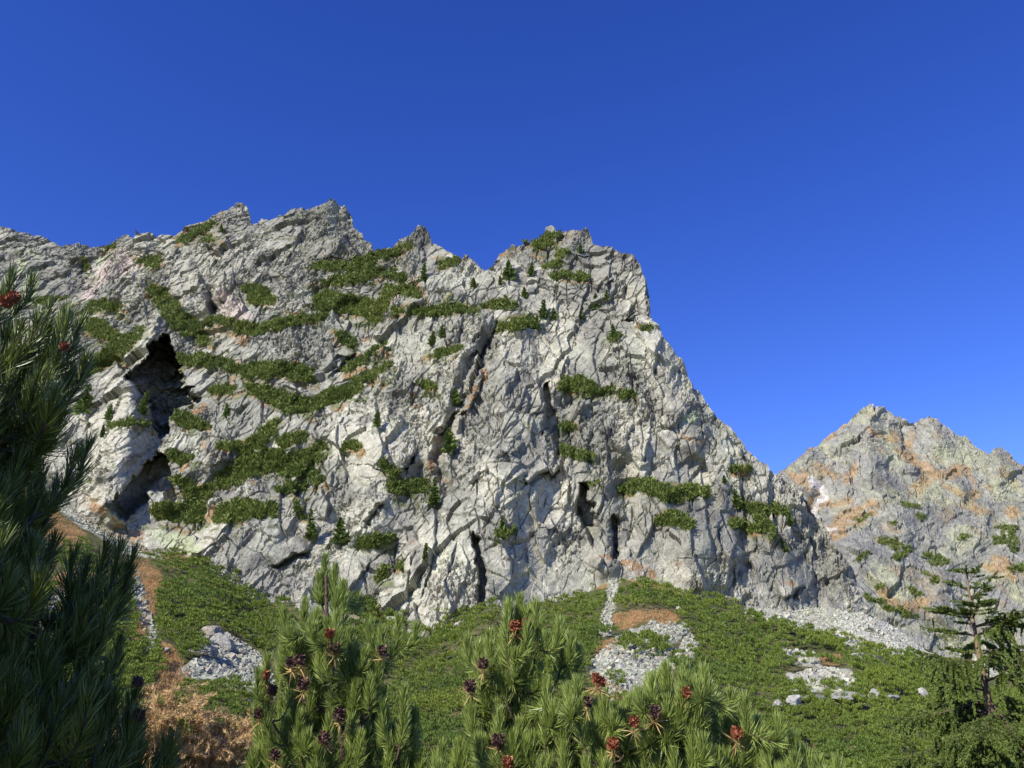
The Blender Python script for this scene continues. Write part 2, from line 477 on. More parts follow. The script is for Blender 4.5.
def poly_depth(px, py, poly):
    """signed distance to an outline in pixels, above 0 inside"""
    d = np.full(px.shape, 1e9)
    for (x1, y1), (x2, y2) in zip(poly, poly[1:] + poly[:1]):
        dx, dy = x2 - x1, y2 - y1
        t = np.clip(((px - x1) * dx + (py - y1) * dy) / (dx * dx + dy * dy), 0, 1)
        d = np.minimum(d, np.hypot(px - x1 - t * dx, py - y1 - t * dy))
    return np.where(in_poly(px, py, poly), d, -d)


def step_relief(px, py, steps):
    d = np.zeros_like(px)
    for pts, amp, w in steps:
        xs = [p[0] for p in pts]; ys = [p[1] for p in pts]
        sel = np.where((px > min(xs) - 3 * w) & (px < max(xs) + 3) & (py > min(ys) - 2 * w) & (py < max(ys) + 4))[0]
        if not len(sel):
            continue
        x, y = px[sel], py[sel]
        bd = np.full(x.shape, 1e9); sg = np.zeros_like(x); tt = np.zeros_like(x)
        n = len(pts) - 1
        for i in range(n):
            (x1, y1), (x2, y2) = pts[i], pts[i + 1]
            dx, dy = x2 - x1, y2 - y1
            L = dx * dx + dy * dy
            t = ((x - x1) * dx + (y - y1) * dy) / L
            tc = np.clip(t, 0, 1)
            dd = np.hypot(x - x1 - tc * dx, y - y1 - tc * dy)
            cr = dx * (y - y1) - dy * (x - x1)
            m = dd < bd
            bd = np.where(m, dd, bd); sg = np.where(m, cr, sg)
            tt = np.where(m, (i + np.clip(t, -0.4, 1.4)) / n, tt)
        ends = sstep(-0.12, 0.12, tt) * sstep(1.12, 0.88, tt)
        d[sel] += amp * np.exp(-(bd / w) ** 1.3) * sstep(-1.2, 1.2, np.where(sg > 0, bd, -bd)) * ends
    return d


# the sheet: up the face to the ridge, then over it and down the far side
cas = np.arange(-0.90, 0.47, 0.00108)
czs = np.arange(-6.0, float(rp[:, 2].max()) + 6.0, 0.44)
AA, ZP = np.meshgrid(cas, czs)
ZR = np.interp(AA, ra, rp[:, 2])
over = np.maximum(ZP - ZR, 0)
ZZ = np.minimum(ZP, ZR) - over * 0.75
YY = cliff_Y(AA, np.minimum(ZP, ZR))
XX = AA * YY
YY = YY + over * 0.9
P0 = np.stack([XX, YY, ZZ], -1).reshape(-1, 3)
X, Zp = XX.ravel(), ZP.ravel()
front = (over.ravel() <= 0)
px, py = project(P0)
# uneven outlines: look the traced shapes up through a little warp
wx = px + 2.2 * fbm(X / 9, Zp / 9, 3, 11)
wy = py + 2.2 * fbm(X / 9, Zp / 9, 3, 23)
macro = np.zeros_like(px)
for ch, amp in BULGES:
    macro += amp * sstep(0, max(c[2] for c in ch) * 0.9, chain_in(wx, wy, ch) + 0.0)
macro += step_relief(wx, wy, STEPS)
for poly, dep in RECESSES:
    sel = np.where((np.abs(px - np.mean([p[0] for p in poly])) < 70) & (np.abs(py - np.mean([p[1] for p in poly])) < 80))[0]
    hx, hy = wx[sel] + 2.0 * fbm(X[sel] / 3.5, Zp[sel] / 3.5, 3, 281), wy[sel] + 2.0 * fbm(X[sel] / 3.5, Zp[sel] / 3.5, 3, 291)
    macro[sel] -= dep * sstep(-2.4, 1.4, poly_depth(hx, hy, poly)) * (1 + 0.15 * fbm(X[sel] / 6, Zp[sel] / 6, 3, 297))
# broken granite at every size; slabs lean up to the right, blocks stand upright on the right half
w1, w2 = 3.0 * fbm(X / 14, Zp / 14, 3, 41), 3.0 * fbm(X / 14, Zp / 14, 3, 47)
xa, za = X + w1, Zp + w2
k = sstep(-40, 60, X)
rel = 5.0 * fbm(X / 60, Zp / 70, 3, 3)
rough = 0.13 + 0.87 * sstep(-0.08, 0.42, fbm(X / 20, Zp / 30, 3, 77))
xb, zb_ = X + 0.25 * w1, Zp + 0.25 * w2                      # straighter, for the sharp blocks
u, v = rot(xa, za, 50); rel = rel + (1 - 0.5 * k) * 3.6 * facets(u / 30, v / 17, 101, 0.8)
u, v = rot(xa, za, 84); rel = rel + (0.35 + 0.65 * k) * 3.4 * facets(u / 30, v / 14, 131, 0.8)
u, v = rot(xb + 0.12 * zb_, zb_, 62); rel = rel + 1.7 * facets(u / 13, v / 8, 151, 0.9)
u, v = rot(xb, zb_ - 0.2 * xb, 85); rel = rel + (0.3 + 0.7 * rough) * 1.2 * facets(u / 7.4, v / 4.2, 171, 1.1)
u, v = rot(xb, zb_, 48); rel = rel + (0.15 + 0.85 * rough) * 0.8 * facets(u / 4.4, v / 2.4, 191, 1.2)
u, v = rot(xb, zb_, 78)
rel = rel + rough * 0.62 * facets(u / 2.7, v / 1.7, 211, 1.2) + rough * 0.36 * facets(u / 1.35, v / 1.0, 231, 1.2)
u, v = rot(xb, zb_, 58); jj = sstep(0.10, 0.0, joints(u / 13, v / 5.5, 251)) * sstep(-0.1, 0.4, fbm(X / 15, Zp / 20, 3, 253)); rel = rel - 1.7 * jj
u, v = rot(xb, zb_, 88); jj = sstep(0.12, 0.0, joints(u / 8, v / 4.0, 261)) * sstep(0.0, 0.45, fbm(X / 12, Zp / 12, 3, 263)); rel = rel - 1.3 * jj
rel = rel - 1.2 * rough * sstep(0.45, 0.75, fbm(X / 3.0, Zp / 2.4, 3, 271))
rel *= np.where(front, 1.0, 0.7)
ray = norm(P0)
P = P0 - ray * (macro * np.where(front, 1, 0.6))[:, None]
P += rel[:, None] * norm(np.array([-0.18, -0.86, 0.34]))

PATCHES = [
    ([[(178, 243, 3), (195, 233, 5), (212, 225, 4)]], 'dwarf pine strip climbing the crest to the left of the blunt pinnacle'),
    ([[(190, 241, 3), (205, 239, 3), (222, 243, 4)]], 'short dwarf pine ledge just below the blunt pinnacle'),
    ([[(142, 261, 5), (155, 263, 6)]], 'small square dwarf pine clump beside the pinkish slab'),
    ([[(150, 286, 5), (165, 303, 9), (180, 322, 10), (196, 330, 9), (205, 342, 6)]], 'long dwarf pine strip filling the gully above the big dark cave'),
    ([[(206, 322, 4), (218, 320, 4), (235, 326, 6), (255, 331, 6), (280, 325, 6), (300, 320, 5), (325, 317, 4)]], 'long thin dwarf pine band running level across the upper left wall'),
    ([[(90, 309, 6), (105, 304, 7), (120, 310, 7)]], 'dwarf pine clump under the pinkish slab'),
    ([[(36, 303, 4), (60, 300, 4), (82, 303, 5)]], 'dwarf pine strip under the dark grey slab at far left'),
    ([[(84, 325, 7), (100, 329, 10), (115, 336, 6)]], 'rounded dwarf pine clump above the diagonal green strip'),
    ([[(142, 330, 4), (125, 344, 8), (108, 355, 9), (90, 368, 8)]], 'diagonal dwarf pine strip slanting down to the near left pine'),
    ([[(180, 361, 6), (200, 361, 7), (222, 365, 6), (240, 370, 4)]], 'dwarf pine band just right of the top of the big dark cave'),
    ([[(246, 290, 6), (256, 295, 10), (270, 300, 6)]], 'fan shaped dwarf pine clump alone on the pale upper left wall'),
    ([[(315, 268, 4), (335, 266, 5), (352, 268, 5), (370, 269, 3)]], 'thin dwarf pine ledge under the jagged highest crest'),
    ([[(356, 264, 4), (375, 258, 5), (395, 253, 5), (410, 246, 3)]], 'dwarf pine strip rising towards the narrow crest tooth'),
    ([[(325, 283, 4), (345, 281, 6), (365, 277, 6), (385, 273, 5), (404, 279, 4)]], 'second dwarf pine ledge under the jagged highest crest'),
    ([[(318, 290, 6), (325, 302, 9), (345, 304, 10), (365, 307, 9), (375, 318, 7), (385, 299, 5)]], 'broadest dwarf pine mat on the upper middle of the wall'),
    ([[(388, 292, 5), (403, 291, 7), (416, 294, 5)]], 'rounded dwarf pine cushion on a ledge below the crest tooth'),
    ([[(395, 312, 4), (420, 312, 5), (440, 310, 5), (460, 310, 5), (476, 311, 4)]], 'dwarf pine band ending left of the square topped summit wall'),
    ([[(340, 337, 5), (353, 344, 5)]], 'small dwarf pine clump below the broadest mat'),
    ([[(382, 347, 5), (372, 353, 4), (358, 362, 5), (344, 370, 4)]], 'short diagonal dwarf pine strip below the broadest mat'),
    ([[(245, 372, 7), (265, 372, 8), (285, 370, 8), (308, 376, 7)]], 'thick level dwarf pine band in the middle of the left wall'),
    ([[(248, 390, 5), (265, 395, 8), (285, 403, 10), (300, 405, 8), (312, 408, 7), (325, 400, 7), (342, 393, 7), (357, 390, 5)]], 'long sagging dwarf pine band under the thick level one'),
    ([[(350, 384, 4), (365, 378, 4), (390, 366, 3)]], 'narrow dwarf pine strip slanting up to a pale buttress'),
    ([[(275, 425, 4), (265, 437, 7), (252, 446, 6), (242, 452, 5)]], 'dwarf pine streak slanting down below the sagging band'),
    ([[(222, 447, 5), (238, 447, 4)]], 'small dwarf pine clump right of the lower dark cave and above the ramp'),
    ([[(283, 443, 6), (302, 437, 5)]], 'dwarf pine clump resting on a tilted grey slab'),
    ([[(222, 482, 8), (238, 474, 10), (255, 464, 11), (275, 460, 10)], [(190, 497, 6), (208, 493, 7)]], 'broad dwarf pine mat on the ramp right of the lower dark cave'),
    ([[(285, 471, 8), (300, 462, 11), (315, 455, 8), (322, 446, 5)], [(305, 470, 8), (322, 484, 5)]], 'hooked dwarf pine mat at the top end of the ramp'),
    ([[(280, 492, 4), (292, 488, 6), (306, 487, 4)]], 'small dwarf pine cushion below the hooked mat'),
    ([[(204, 514, 10), (230, 513, 10), (250, 510, 9), (270, 511, 6)]], 'right half of the long thick dwarf pine hedge above the lichen green slab'),
    ([[(158, 512, 8), (180, 513, 10), (200, 514, 10)]], 'left half of the long thick dwarf pine hedge, below the lower dark cave'),
    ([[(345, 447, 4), (356, 447, 5)]], 'small dwarf pine clump alone in the middle of the pale buttress'),
    ([[(383, 465, 4), (390, 472, 5), (396, 477, 3)]], 'small dwarf pine streak in a crack right of the pale buttress'),
    ([[(392, 488, 6), (408, 489, 8), (425, 487, 6)]], 'dwarf pine cushion at the foot of the brown gully'),
    ([[(362, 545, 5), (377, 543, 6), (392, 540, 4)]], 'dwarf pine clump low on the wall above the pale scree foot'),
    ([[(408, 392, 4), (420, 403, 4)], [(420, 385, 3), (434, 388, 4)]], 'two lobed dwarf pine clump left of the brown gully'),
    ([[(430, 356, 3), (445, 354, 4), (459, 349, 4)]], 'small dwarf pine ledge left of the head of the brown gully'),
    ([[(440, 267, 3), (456, 261, 3)]], 'thin dwarf pine strip in the notch left of the summit wall'),
    ([[(500, 254, 2), (515, 246, 3), (530, 240, 4), (545, 236, 5), (557, 236, 4)]], 'dwarf pine strip along the slanting top of the summit wall'),
    ([[(567, 228, 2), (578, 227, 2)]], 'tiny dark dwarf pine tuft on the very summit'),
    ([[(534, 249, 3), (545, 246, 5), (552, 244, 3)]], 'dwarf pine clump just under the summit strip'),
    ([[(557, 252, 4), (564, 254, 5)]], 'small dwarf pine clump under the boulder of the summit'),
    ([[(545, 268, 3), (562, 263, 3)]], 'faint dwarf pine strip on the upper summit wall'),
    ([[(553, 277, 3), (570, 275, 3), (586, 279, 3)]], 'level dwarf pine ledge across the upper summit wall'),
    ([[(483, 307, 3), (500, 305, 5), (511, 306, 4)]], 'dwarf pine clump on the left edge of the summit wall'),
    ([[(502, 328, 4), (515, 325, 7), (530, 323, 5)]], 'pointed dwarf pine mat slanting under the two wall spruces'),
    ([[(565, 385, 6), (578, 385, 8), (592, 391, 6)]], 'rounded dwarf pine mat in the middle of the summit wall'),
    ([[(598, 393, 3), (610, 391, 4)]], 'small dwarf pine tuft beside the rounded mat on the summit wall'),
    ([[(622, 395, 4), (634, 396, 3)]], 'loose dwarf pine tuft left of the pale pillar'),
    ([[(610, 341, 3), (618, 338, 4)]], 'small dwarf pine tuft left of the skyline shoulder'),
    ([[(641, 328, 3), (650, 329, 3)]], 'small dwarf pine tuft on the skyline shoulder'),
    ([[(563, 427, 3), (573, 428, 4)]], 'small dwarf pine tuft right of the upper black cleft'),
    ([[(565, 450, 4), (580, 457, 5), (591, 460, 4)]], 'dwarf pine clump below and right of the upper black cleft'),
    ([[(583, 484, 2), (597, 484, 3)]], 'tiny dwarf pine tuft at the head of the long black slit'),
    ([[(500, 534, 4), (511, 532, 4)]], 'small dwarf pine tuft right of the lowest black slit'),
    ([[(620, 492, 4), (632, 488, 6), (648, 485, 6), (660, 493, 8), (676, 497, 8), (690, 492, 7), (704, 492, 5)]], 'broad winged dwarf pine mat on the right hand wall'),
    ([[(658, 525, 4), (670, 519, 6), (682, 521, 6), (690, 528, 3)]], 'arched dwarf pine clump below the winged mat'),
    ([[(732, 470, 3), (747, 470, 3)]], 'thin dwarf pine tuft on the right skyline slope'),
    ([[(742, 507, 4), (760, 511, 5), (776, 511, 4), (787, 514, 3)], [(760, 520, 6), (768, 530, 5), (773, 537, 3)]], 'forked dwarf pine mat near the right end of the wall'),
    ([[(733, 524, 4), (748, 528, 4), (758, 530, 3)]], 'small dwarf pine clump left of the forked mat'),
    ([[(178, 418, 6), (190, 424, 8), (206, 428, 5)]], 'dwarf pine cushion right of the lower end of the big dark cave'),
    ([[(211, 391, 4), (225, 389, 5), (234, 392, 3)]], 'small dwarf pine clump right of the middle of the big dark cave'),
    ([[(172, 455, 6), (185, 460, 7), (196, 465, 4)]], 'dwarf pine cushion at the top of the lower dark cave'),
    ([[(178, 482, 6), (191, 489, 5)]], 'dwarf pine clump against the right side of the lower dark cave'),
    ([[(112, 426, 3), (130, 422, 3), (147, 425, 3)]], 'thin dwarf pine ledge across the buttress between the two dark caves'),
    ([[(103, 246, 3), (120, 250, 3)]], 'thin dwarf pine strip on the crest above the pinkish slab'),
    ([[(84, 262, 4), (90, 270, 4)]], 'small dwarf pine clump right of the dark grey slab'),
    ([[(350, 603, 5), (368, 602, 6)], [(352, 610, 4), (372, 612, 4)]], 'dwarf pine clump at the foot of the wall behind the middle pine'),
    ([[(385, 568, 4), (382, 582, 5)], [(400, 567, 4)]], 'upright dwarf pine streak low on the wall right of the middle pine'),
    ([[(296, 505, 3), (300, 515, 4)]], 'small dwarf pine streak left of the leaning wall spruce'),
    ([[(196, 563, 5), (204, 572, 6)]], 'round dwarf pine clump at the left foot of the grey slab'),
]
# what the rock is: pale and grey granite, lichen, dry grass
CREAM, GREY, DARK, PINK = np.array([0.44, 0.42, 0.33]), np.array([0.255, 0.25, 0.205]), np.array([0.155, 0.148, 0.128]), np.array([0.50, 0.41, 0.35])
LICHEN, GRASS, GREENGRASS = np.array([0.40, 0.44, 0.24]), np.array([0.33, 0.20, 0.10]), np.array([0.10, 0.115, 0.04])
PALE_AT = [[(655, 330, 18), (675, 400, 22), (668, 440, 18)], [(510, 330, 26), (545, 370, 26)], [(505, 480, 30), (555, 520, 34), (520, 560, 30)], [(350, 405, 28), (370, 450, 34)],
           [(410, 560, 40), (440, 590, 40)], [(115, 400, 20), (100, 470, 22), (95, 490, 14)], [(205, 300, 30), (235, 290, 24)], [(712, 540, 10), (725, 580, 12)], [(700, 470, 14), (770, 490, 16)],
           [(800, 610, 30), (850, 610, 20)], [(470, 280, 18)], [(350, 520, 24)], [(320, 560, 20)]]
GREY_AT = [[(60, 262, 24), (40, 290, 26)], [(310, 235, 26), (345, 250, 22)], [(590, 420, 24), (610, 520, 30)], [(660, 520, 36), (740, 560, 34)], [(590, 270, 34), (600, 330, 24)],
           [(500, 410, 40), (520, 450, 30)], [(580, 580, 22)], [(230, 455, 20), (245, 410, 18)], [(235, 218, 14)], [(412, 240, 16)], [(800, 560, 26), (830, 590, 20)], [(270, 485, 18)]]
PINK_AT = [[(84, 292, 8), (110, 268, 10), (140, 262, 7)], [(225, 300, 10), (240, 322, 9)]]
LICHEN_AT = [[(148, 528, 7), (170, 533, 10), (190, 545, 8)], [(448, 303, 5)], [(25, 262, 4), (30, 300, 4)], [(108, 510, 6), (120, 516, 4)], [(630, 605, 6), (660, 590, 8)], [(100, 258, 4)], [(690, 415, 6)]]
GRASS_AT = [[(483, 370, 3), (468, 398, 3), (455, 420, 2)], [(436, 440, 5), (432, 460, 6)], [(447, 478, 5)], [(598, 561, 3), (622, 570, 5), (650, 579, 5)], [(232, 372, 4), (232, 392, 4)],
            [(228, 330, 3), (245, 340, 4)], [(228, 356, 4), (240, 368, 3)], [(420, 286, 3), (425, 302, 3)], [(362, 334, 4)], [(405, 528, 3), (410, 542, 2)], [(216, 458, 4), (205, 445, 3)], [(192, 478, 3), (202, 487, 3)],
            [(86, 498, 5), (110, 518, 7), (135, 532, 5)], [(682, 440, 2), (702, 440, 2)], [(664, 572, 2), (678, 567, 2)], [(200, 405, 4), (188, 414, 3)], [(265, 408, 3)], [(280, 450, 3), (262, 458, 3)],
            [(390, 352, 2)], [(330, 258, 2)], [(288, 222, 2)], [(570, 232, 3)], [(214, 225, 3), (225, 212, 2)], [(780, 580, 3), (792, 575, 3)], [(325, 590, 3)], [(640, 550, 2)]]
w3x = px + 5 * fbm(X / 7, Zp / 7, 4, 301); w3y = py + 5 * fbm(X / 7, Zp / 7, 4, 331)


def cover(chains, soft=3.0):
    m = np.full(px.shape, -1e9)
    for ch in chains:
        m = np.maximum(m, chain_in(w3x, w3y, ch))
    return sstep(-soft, soft, m)


def mixc(c, col, m):
    return c + (col - c) * np.asarray(m)[:, None]


streak = fbm(X / 5.0 + w1, Zp / 22.0, 4, 351)
ub, vb = rot(xb + 0.12 * zb_, zb_, 62)
tone = fbm(X / 26, Zp / 26, 4, 361) + 0.5 * streak + 0.75 * facets(ub / 13, vb / 8, 151, 0.0)
ub, vb = rot(xb, zb_ - 0.2 * xb, 85); tone = tone + 0.5 * facets(ub / 7.4, vb / 4.2, 171, 0.0)
col = mixc(np.repeat(GREY[None], len(X), 0), CREAM, sstep(-0.45, 1.0, tone))
col = mixc(col, CREAM * 1.06, cover(PALE_AT, 10) * 0.75)
col = mixc(col, GREY * 0.86, cover(GREY_AT, 10) * 0.7)
col = mixc(col, DARK, np.clip(sstep(0.3, 0.85, fbm(X / 8, Zp / 11, 5, 371)) * 0.8 + 0.22 * sstep(150, 230, Zp), 0, 1))
col = mixc(col, PINK, cover(PINK_AT, 5) * 0.75)
col = mixc(col, LICHEN, cover(LICHEN_AT, 3) * 0.7)
col = mixc(col, np.array([0.47, 0.47, 0.36]), sstep(0.3, 0.9, fbm(X / 18, Zp / 18, 4, 391)) * 0.45)
steepup = sstep(0.1, 0.5, fbm(X / 6, Zp / 3.0, 3, 401))
gr = cover(GRASS_AT, 2.0) * sstep(-0.35, 0.25, fbm(X / 2.5, Zp / 2.0, 3, 403))
col = mixc(col, GRASS, gr * 0.9)
col = mixc(col, GREENGRASS, sstep(0.62, 0.8, fbm(X / 7, Zp / 3.2, 4, 411)) * sstep(60, -120, X) * 0.7)
turf = cover([[(a, b + 1.0, r + 2.2) for a, b, r in ch] for chs, _ in PATCHES for ch in chs], 2.5) * sstep(-0.5, 0.3, fbm(X / 3.0, Zp / 2.0, 3, 421))
col = mixc(col, GREENGRASS * 1.15, turf * 0.85)
col = mixc(col, GRASS, turf * sstep(0.1, 0.5, fbm(X / 5.0, Zp / 3.0, 3, 431)) * 0.8)
cliff = mesh_obj('mountain', P, grid_faces(len(czs), len(cas)), M_CLIFF, color=col)
tag(cliff, 'pale grey granite rock wall with a jagged crest, dark clefts and green ledges', 'mountain', kind='structure')
CLIFF_V = P
cliff_tree = BVHTree.FromPolygons([Vector(p) for p in P.tolist()], grid_faces(len(czs), len(cas)).tolist())

# ================================================================== THE FAR MOUNTAIN
def far_Y(A, Z):
    return 700 + 1.0 * (Z - 62) + 160 * np.abs(A - 0.40)


FRIDGE = np.array([(690, 520), (740, 492), (775, 470), (780, 466), (800, 454), (808, 449), (820, 440), (829, 433), (838, 428), (850, 418), (862, 410), (870, 406), (878, 405), (886, 406), (893, 410),
    (900, 417), (906, 420), (911, 421), (914, 419), (921, 413), (930, 413), (938, 417), (945, 421), (955, 429), (962, 432), (966, 431), (972, 438), (978, 443), (990, 449), (994, 445), (1000, 446), (1008, 452),
    (1016, 459), (1024, 463), (1060, 482), (1110, 500), (1180, 540)], float)
frp = hit_surface(FRIDGE[:, 0], FRIDGE[:, 1] + 4.0, far_Y)
fra = np.maximum.accumulate(frp[:, 0] / frp[:, 1])
fx = np.arange(0.20, 0.78, 0.00118); fz = np.arange(-15.0, 345.0, 1.05)
AA, ZP = np.meshgrid(fx, fz)
ZR = np.interp(AA, fra, frp[:, 2])
over = np.maximum(ZP - ZR, 0)
YY = far_Y(AA, np.minimum(ZP, ZR)); XX = AA * YY
P0 = np.stack([XX, YY + over * 0.9, np.minimum(ZP, ZR) - over * 0.7], -1).reshape(-1, 3)
X, Zp = XX.ravel(), ZP.ravel()
px, py = project(P0)
wx = px + 1.6 * fbm(X / 16, Zp / 16, 3, 511); wy = py + 1.6 * fbm(X / 16, Zp / 16, 3, 523)
macro = np.zeros_like(px)
for ch, amp in [([(880, 405, 12), (866, 450, 22), (880, 490, 26), (905, 530, 24)], 22), ([(925, 415, 12), (940, 440, 20)], 16), ([(998, 448, 10), (1000, 490, 18)], 10), ([(960, 490, 16)], 12),
                ([(900, 418, 6), (905, 440, 8), (918, 465, 12), (925, 485, 10)], -14), ([(822, 480, 8), (815, 515, 12), (835, 540, 10)], -14), ([(845, 560, 14), (900, 560, 26), (900, 600, 30)], 12),
                ([(950, 560, 24), (940, 610, 30)], 14), ([(1000, 520, 16), (985, 560, 14)], -10), ([(860, 520, 12), (895, 500, 10)], -6)]:
    macro += amp * sstep(0, max(c[2] for c in ch) * 1.0, chain_in(wx, wy, ch))
w1, w2 = 5.0 * fbm(X / 30, Zp / 30, 3, 541), 5.0 * fbm(X / 30, Zp / 30, 3, 547)
xa, za = X + w1, Zp + w2
rel = 7 * fbm(X / 100, Zp / 100, 3, 503)
for deg, a, b, amp, sd in ((60, 60, 26, 5.0, 601), (40, 26, 13, 2.6, 611), (70, 14, 8, 1.5, 621), (35, 7.5, 4.5, 0.9, 631), (60, 3.6, 2.6, 0.5, 641)):
    u, v = rot(xa, za, deg); rel = rel + amp * facets(u / a, v / b, sd, 1.0)
P = P0 - norm(P0) * macro[:, None] + (rel * np.where(over.ravel() > 0, 0.6, 1))[:, None] * norm(np.array([-0.15, -0.75, 0.5]))
F_ORANGE = [[(790, 476, 3), (805, 477, 4), (818, 487, 3), (822, 490, 3)], [(800, 510, 4), (815, 503, 4), (830, 503, 3), (850, 498, 3)], [(834, 532, 9), (846, 522, 10), (868, 508, 6), (885, 500, 2)],
            [(900, 452, 4), (912, 458, 5), (922, 465, 6), (925, 477, 6), (923, 486, 5)], [(930, 478, 5), (948, 475, 4), (960, 468, 4), (969, 470, 3), (975, 482, 3)], [(940, 488, 2), (960, 497, 3), (978, 494, 3)],
            [(775, 471, 2), (808, 451, 3), (842, 428, 2)], [(866, 437, 3), (885, 441, 3), (898, 438, 3)], [(966, 510, 3), (985, 512, 4)], [(1011, 513, 5)], [(996, 566, 7), (1014, 576, 6)],
            [(882, 600, 4), (896, 605, 5)], [(912, 606, 5), (926, 598, 4)], [(990, 485, 3)], [(910, 432, 3), (912, 445, 3)], [(820, 470, 3), (835, 478, 3)], [(853, 470, 3), (850, 480, 3)], [(1000, 475, 3)]]
F_PALE = [[(812, 479, 3), (822, 488, 4), (825, 496, 3), (815, 511, 4), (812, 521, 5), (820, 531, 4), (831, 536, 3)]]
F_LICHEN = [[(860, 425, 8), (890, 445, 10), (905, 470, 12)], [(925, 490, 14), (960, 500, 14)], [(985, 520, 20), (960, 540, 14)], [(800, 470, 16), (840, 450, 14)], [(1010, 490, 20)], [(890, 585, 22), (900, 600, 22)], [(1000, 590, 30)], [(940, 455, 10), (975, 455, 10)]]
w3x = px + 4.5 * fbm(X / 14, Zp / 14, 4, 701); w3y = py + 4.5 * fbm(X / 14, Zp / 14, 4, 731)
FGREY, FLICH = np.array([0.245, 0.243, 0.212]), np.array([0.37, 0.37, 0.235])
col = mixc(np.repeat(FGREY[None], len(X), 0), np.array([0.31, 0.305, 0.25]), sstep(-0.4, 0.6, fbm(X / 60, Zp / 60, 5, 741)))
col = mixc(col, FLICH, np.maximum(cover(F_LICHEN, 6) * sstep(-0.4, 0.2, fbm(X / 22, Zp / 16, 5, 791)) * 0.8, sstep(0.25, 0.7, fbm(X / 40, Zp / 30, 5, 751)) * 0.5))
col = mixc(col, np.array([0.17, 0.165, 0.15]), sstep(0.3, 0.8, fbm(X / 15, Zp / 20, 5, 761)) * 0.6)
col = mixc(col, np.array([0.38, 0.24, 0.10]), cover([[(a, b, r * 1.35) for a, b, r in c] for c in F_ORANGE], 3.0) * sstep(-0.95, -0.3, fbm(X / 9, Zp / 6, 4, 781)) * 0.68)
col = mixc(col, np.array([0.33, 0.24, 0.12]), sstep(0.45, 0.75, fbm(X / 22, Zp / 16, 4, 771)) * 0.35)
col = mixc(col, np.array([0.50, 0.48, 0.44]), cover(F_PALE, 1.2))
far_faces = grid_faces(len(fz), len(fx))
far = mesh_obj('far_mountain', P, far_faces, M_FAR, color=col)
tag(far, 'more distant grey peak with orange grass streaks behind the right end of the rock wall', 'mountain', kind='structure')
far_tree = BVHTree.FromPolygons([Vector(p) for p in P.tolist()], far_faces.tolist())

# ================================================================== THE GROUND
BASE = np.array([(-300, 440), (-120, 462), (0, 482), (60, 506), (95, 524), (130, 545), (180, 560), (215, 568), (258, 606), (300, 602), (350, 622), (440, 634), (474, 606), (520, 608), (560, 601),
    (600, 582), (640, 577), (700, 594), (740, 604), (760, 608), (800, 610), (862, 608), (880, 616), (900, 632), (930, 655), (960, 661), (1024, 668), (1150, 680), (1350, 690)], float)
bp_ = hit_surface(BASE[:, 0], BASE[:, 1], cliff_Y)
far_side = BASE[:, 0] > 862
D = rays(BASE[:, 0], BASE[:, 1])
bp_[far_side] = (D * (345.0 / D[:, 1])[:, None])[far_side]
BA = np.linspace(-1.5, 1.2, 1000)
_o = np.argsort(bp_[:, 0] / bp_[:, 1])
_k = np.exp(-0.5 * (np.arange(-16, 17) / 5.0) ** 2); _k /= _k.sum()


def _smooth(v):
    v = np.interp(BA, (bp_[:, 0] / bp_[:, 1])[_o], v[_o])
    return np.convolve(np.pad(v, 16, 'edge'), _k, 'valid')


BY, BZ = _smooth(bp_[:, 1]), _smooth(bp_[:, 2])


def ground_z(x, y, rough=True):
    a = x / np.maximum(y, 15.0)
    yb = np.interp(a, BA, BY); zb = np.interp(a, BA, BZ)
    near = np.interp(y, [-60, -10, 0, 4, 12, 40, 85], [6, -1.0, -1.72, -2.1, -4.3, -8.2, -9.2])
    s = (y - 85) / (yb - 85)
    sc = np.clip(s, 0, None)
    mid = -9.2 + (zb + 9.2) * np.where(sc < 1, sc ** 1.32, 1 + (sc - 1) * (1.32 - 1.67 * sstep(0.30, 0.375, a)))
    z = np.where(y < 85, near, mid)
    z = z + 3.8 * np.exp(-(((x + 5.4) / 2.3) ** 2 + ((y - 13.5) / 3.4) ** 2))
    if rough:
        f = sstep(6, 60, y)
        z = z + f * (1.3 * fbm(x / 26, y / 26, 3, 801) + 0.35 * fbm(x / 5, y / 5, 3, 811)) + (1 - f) * 0.12 * fbm(x / 1.5, y / 1.5, 3, 821)
    return z


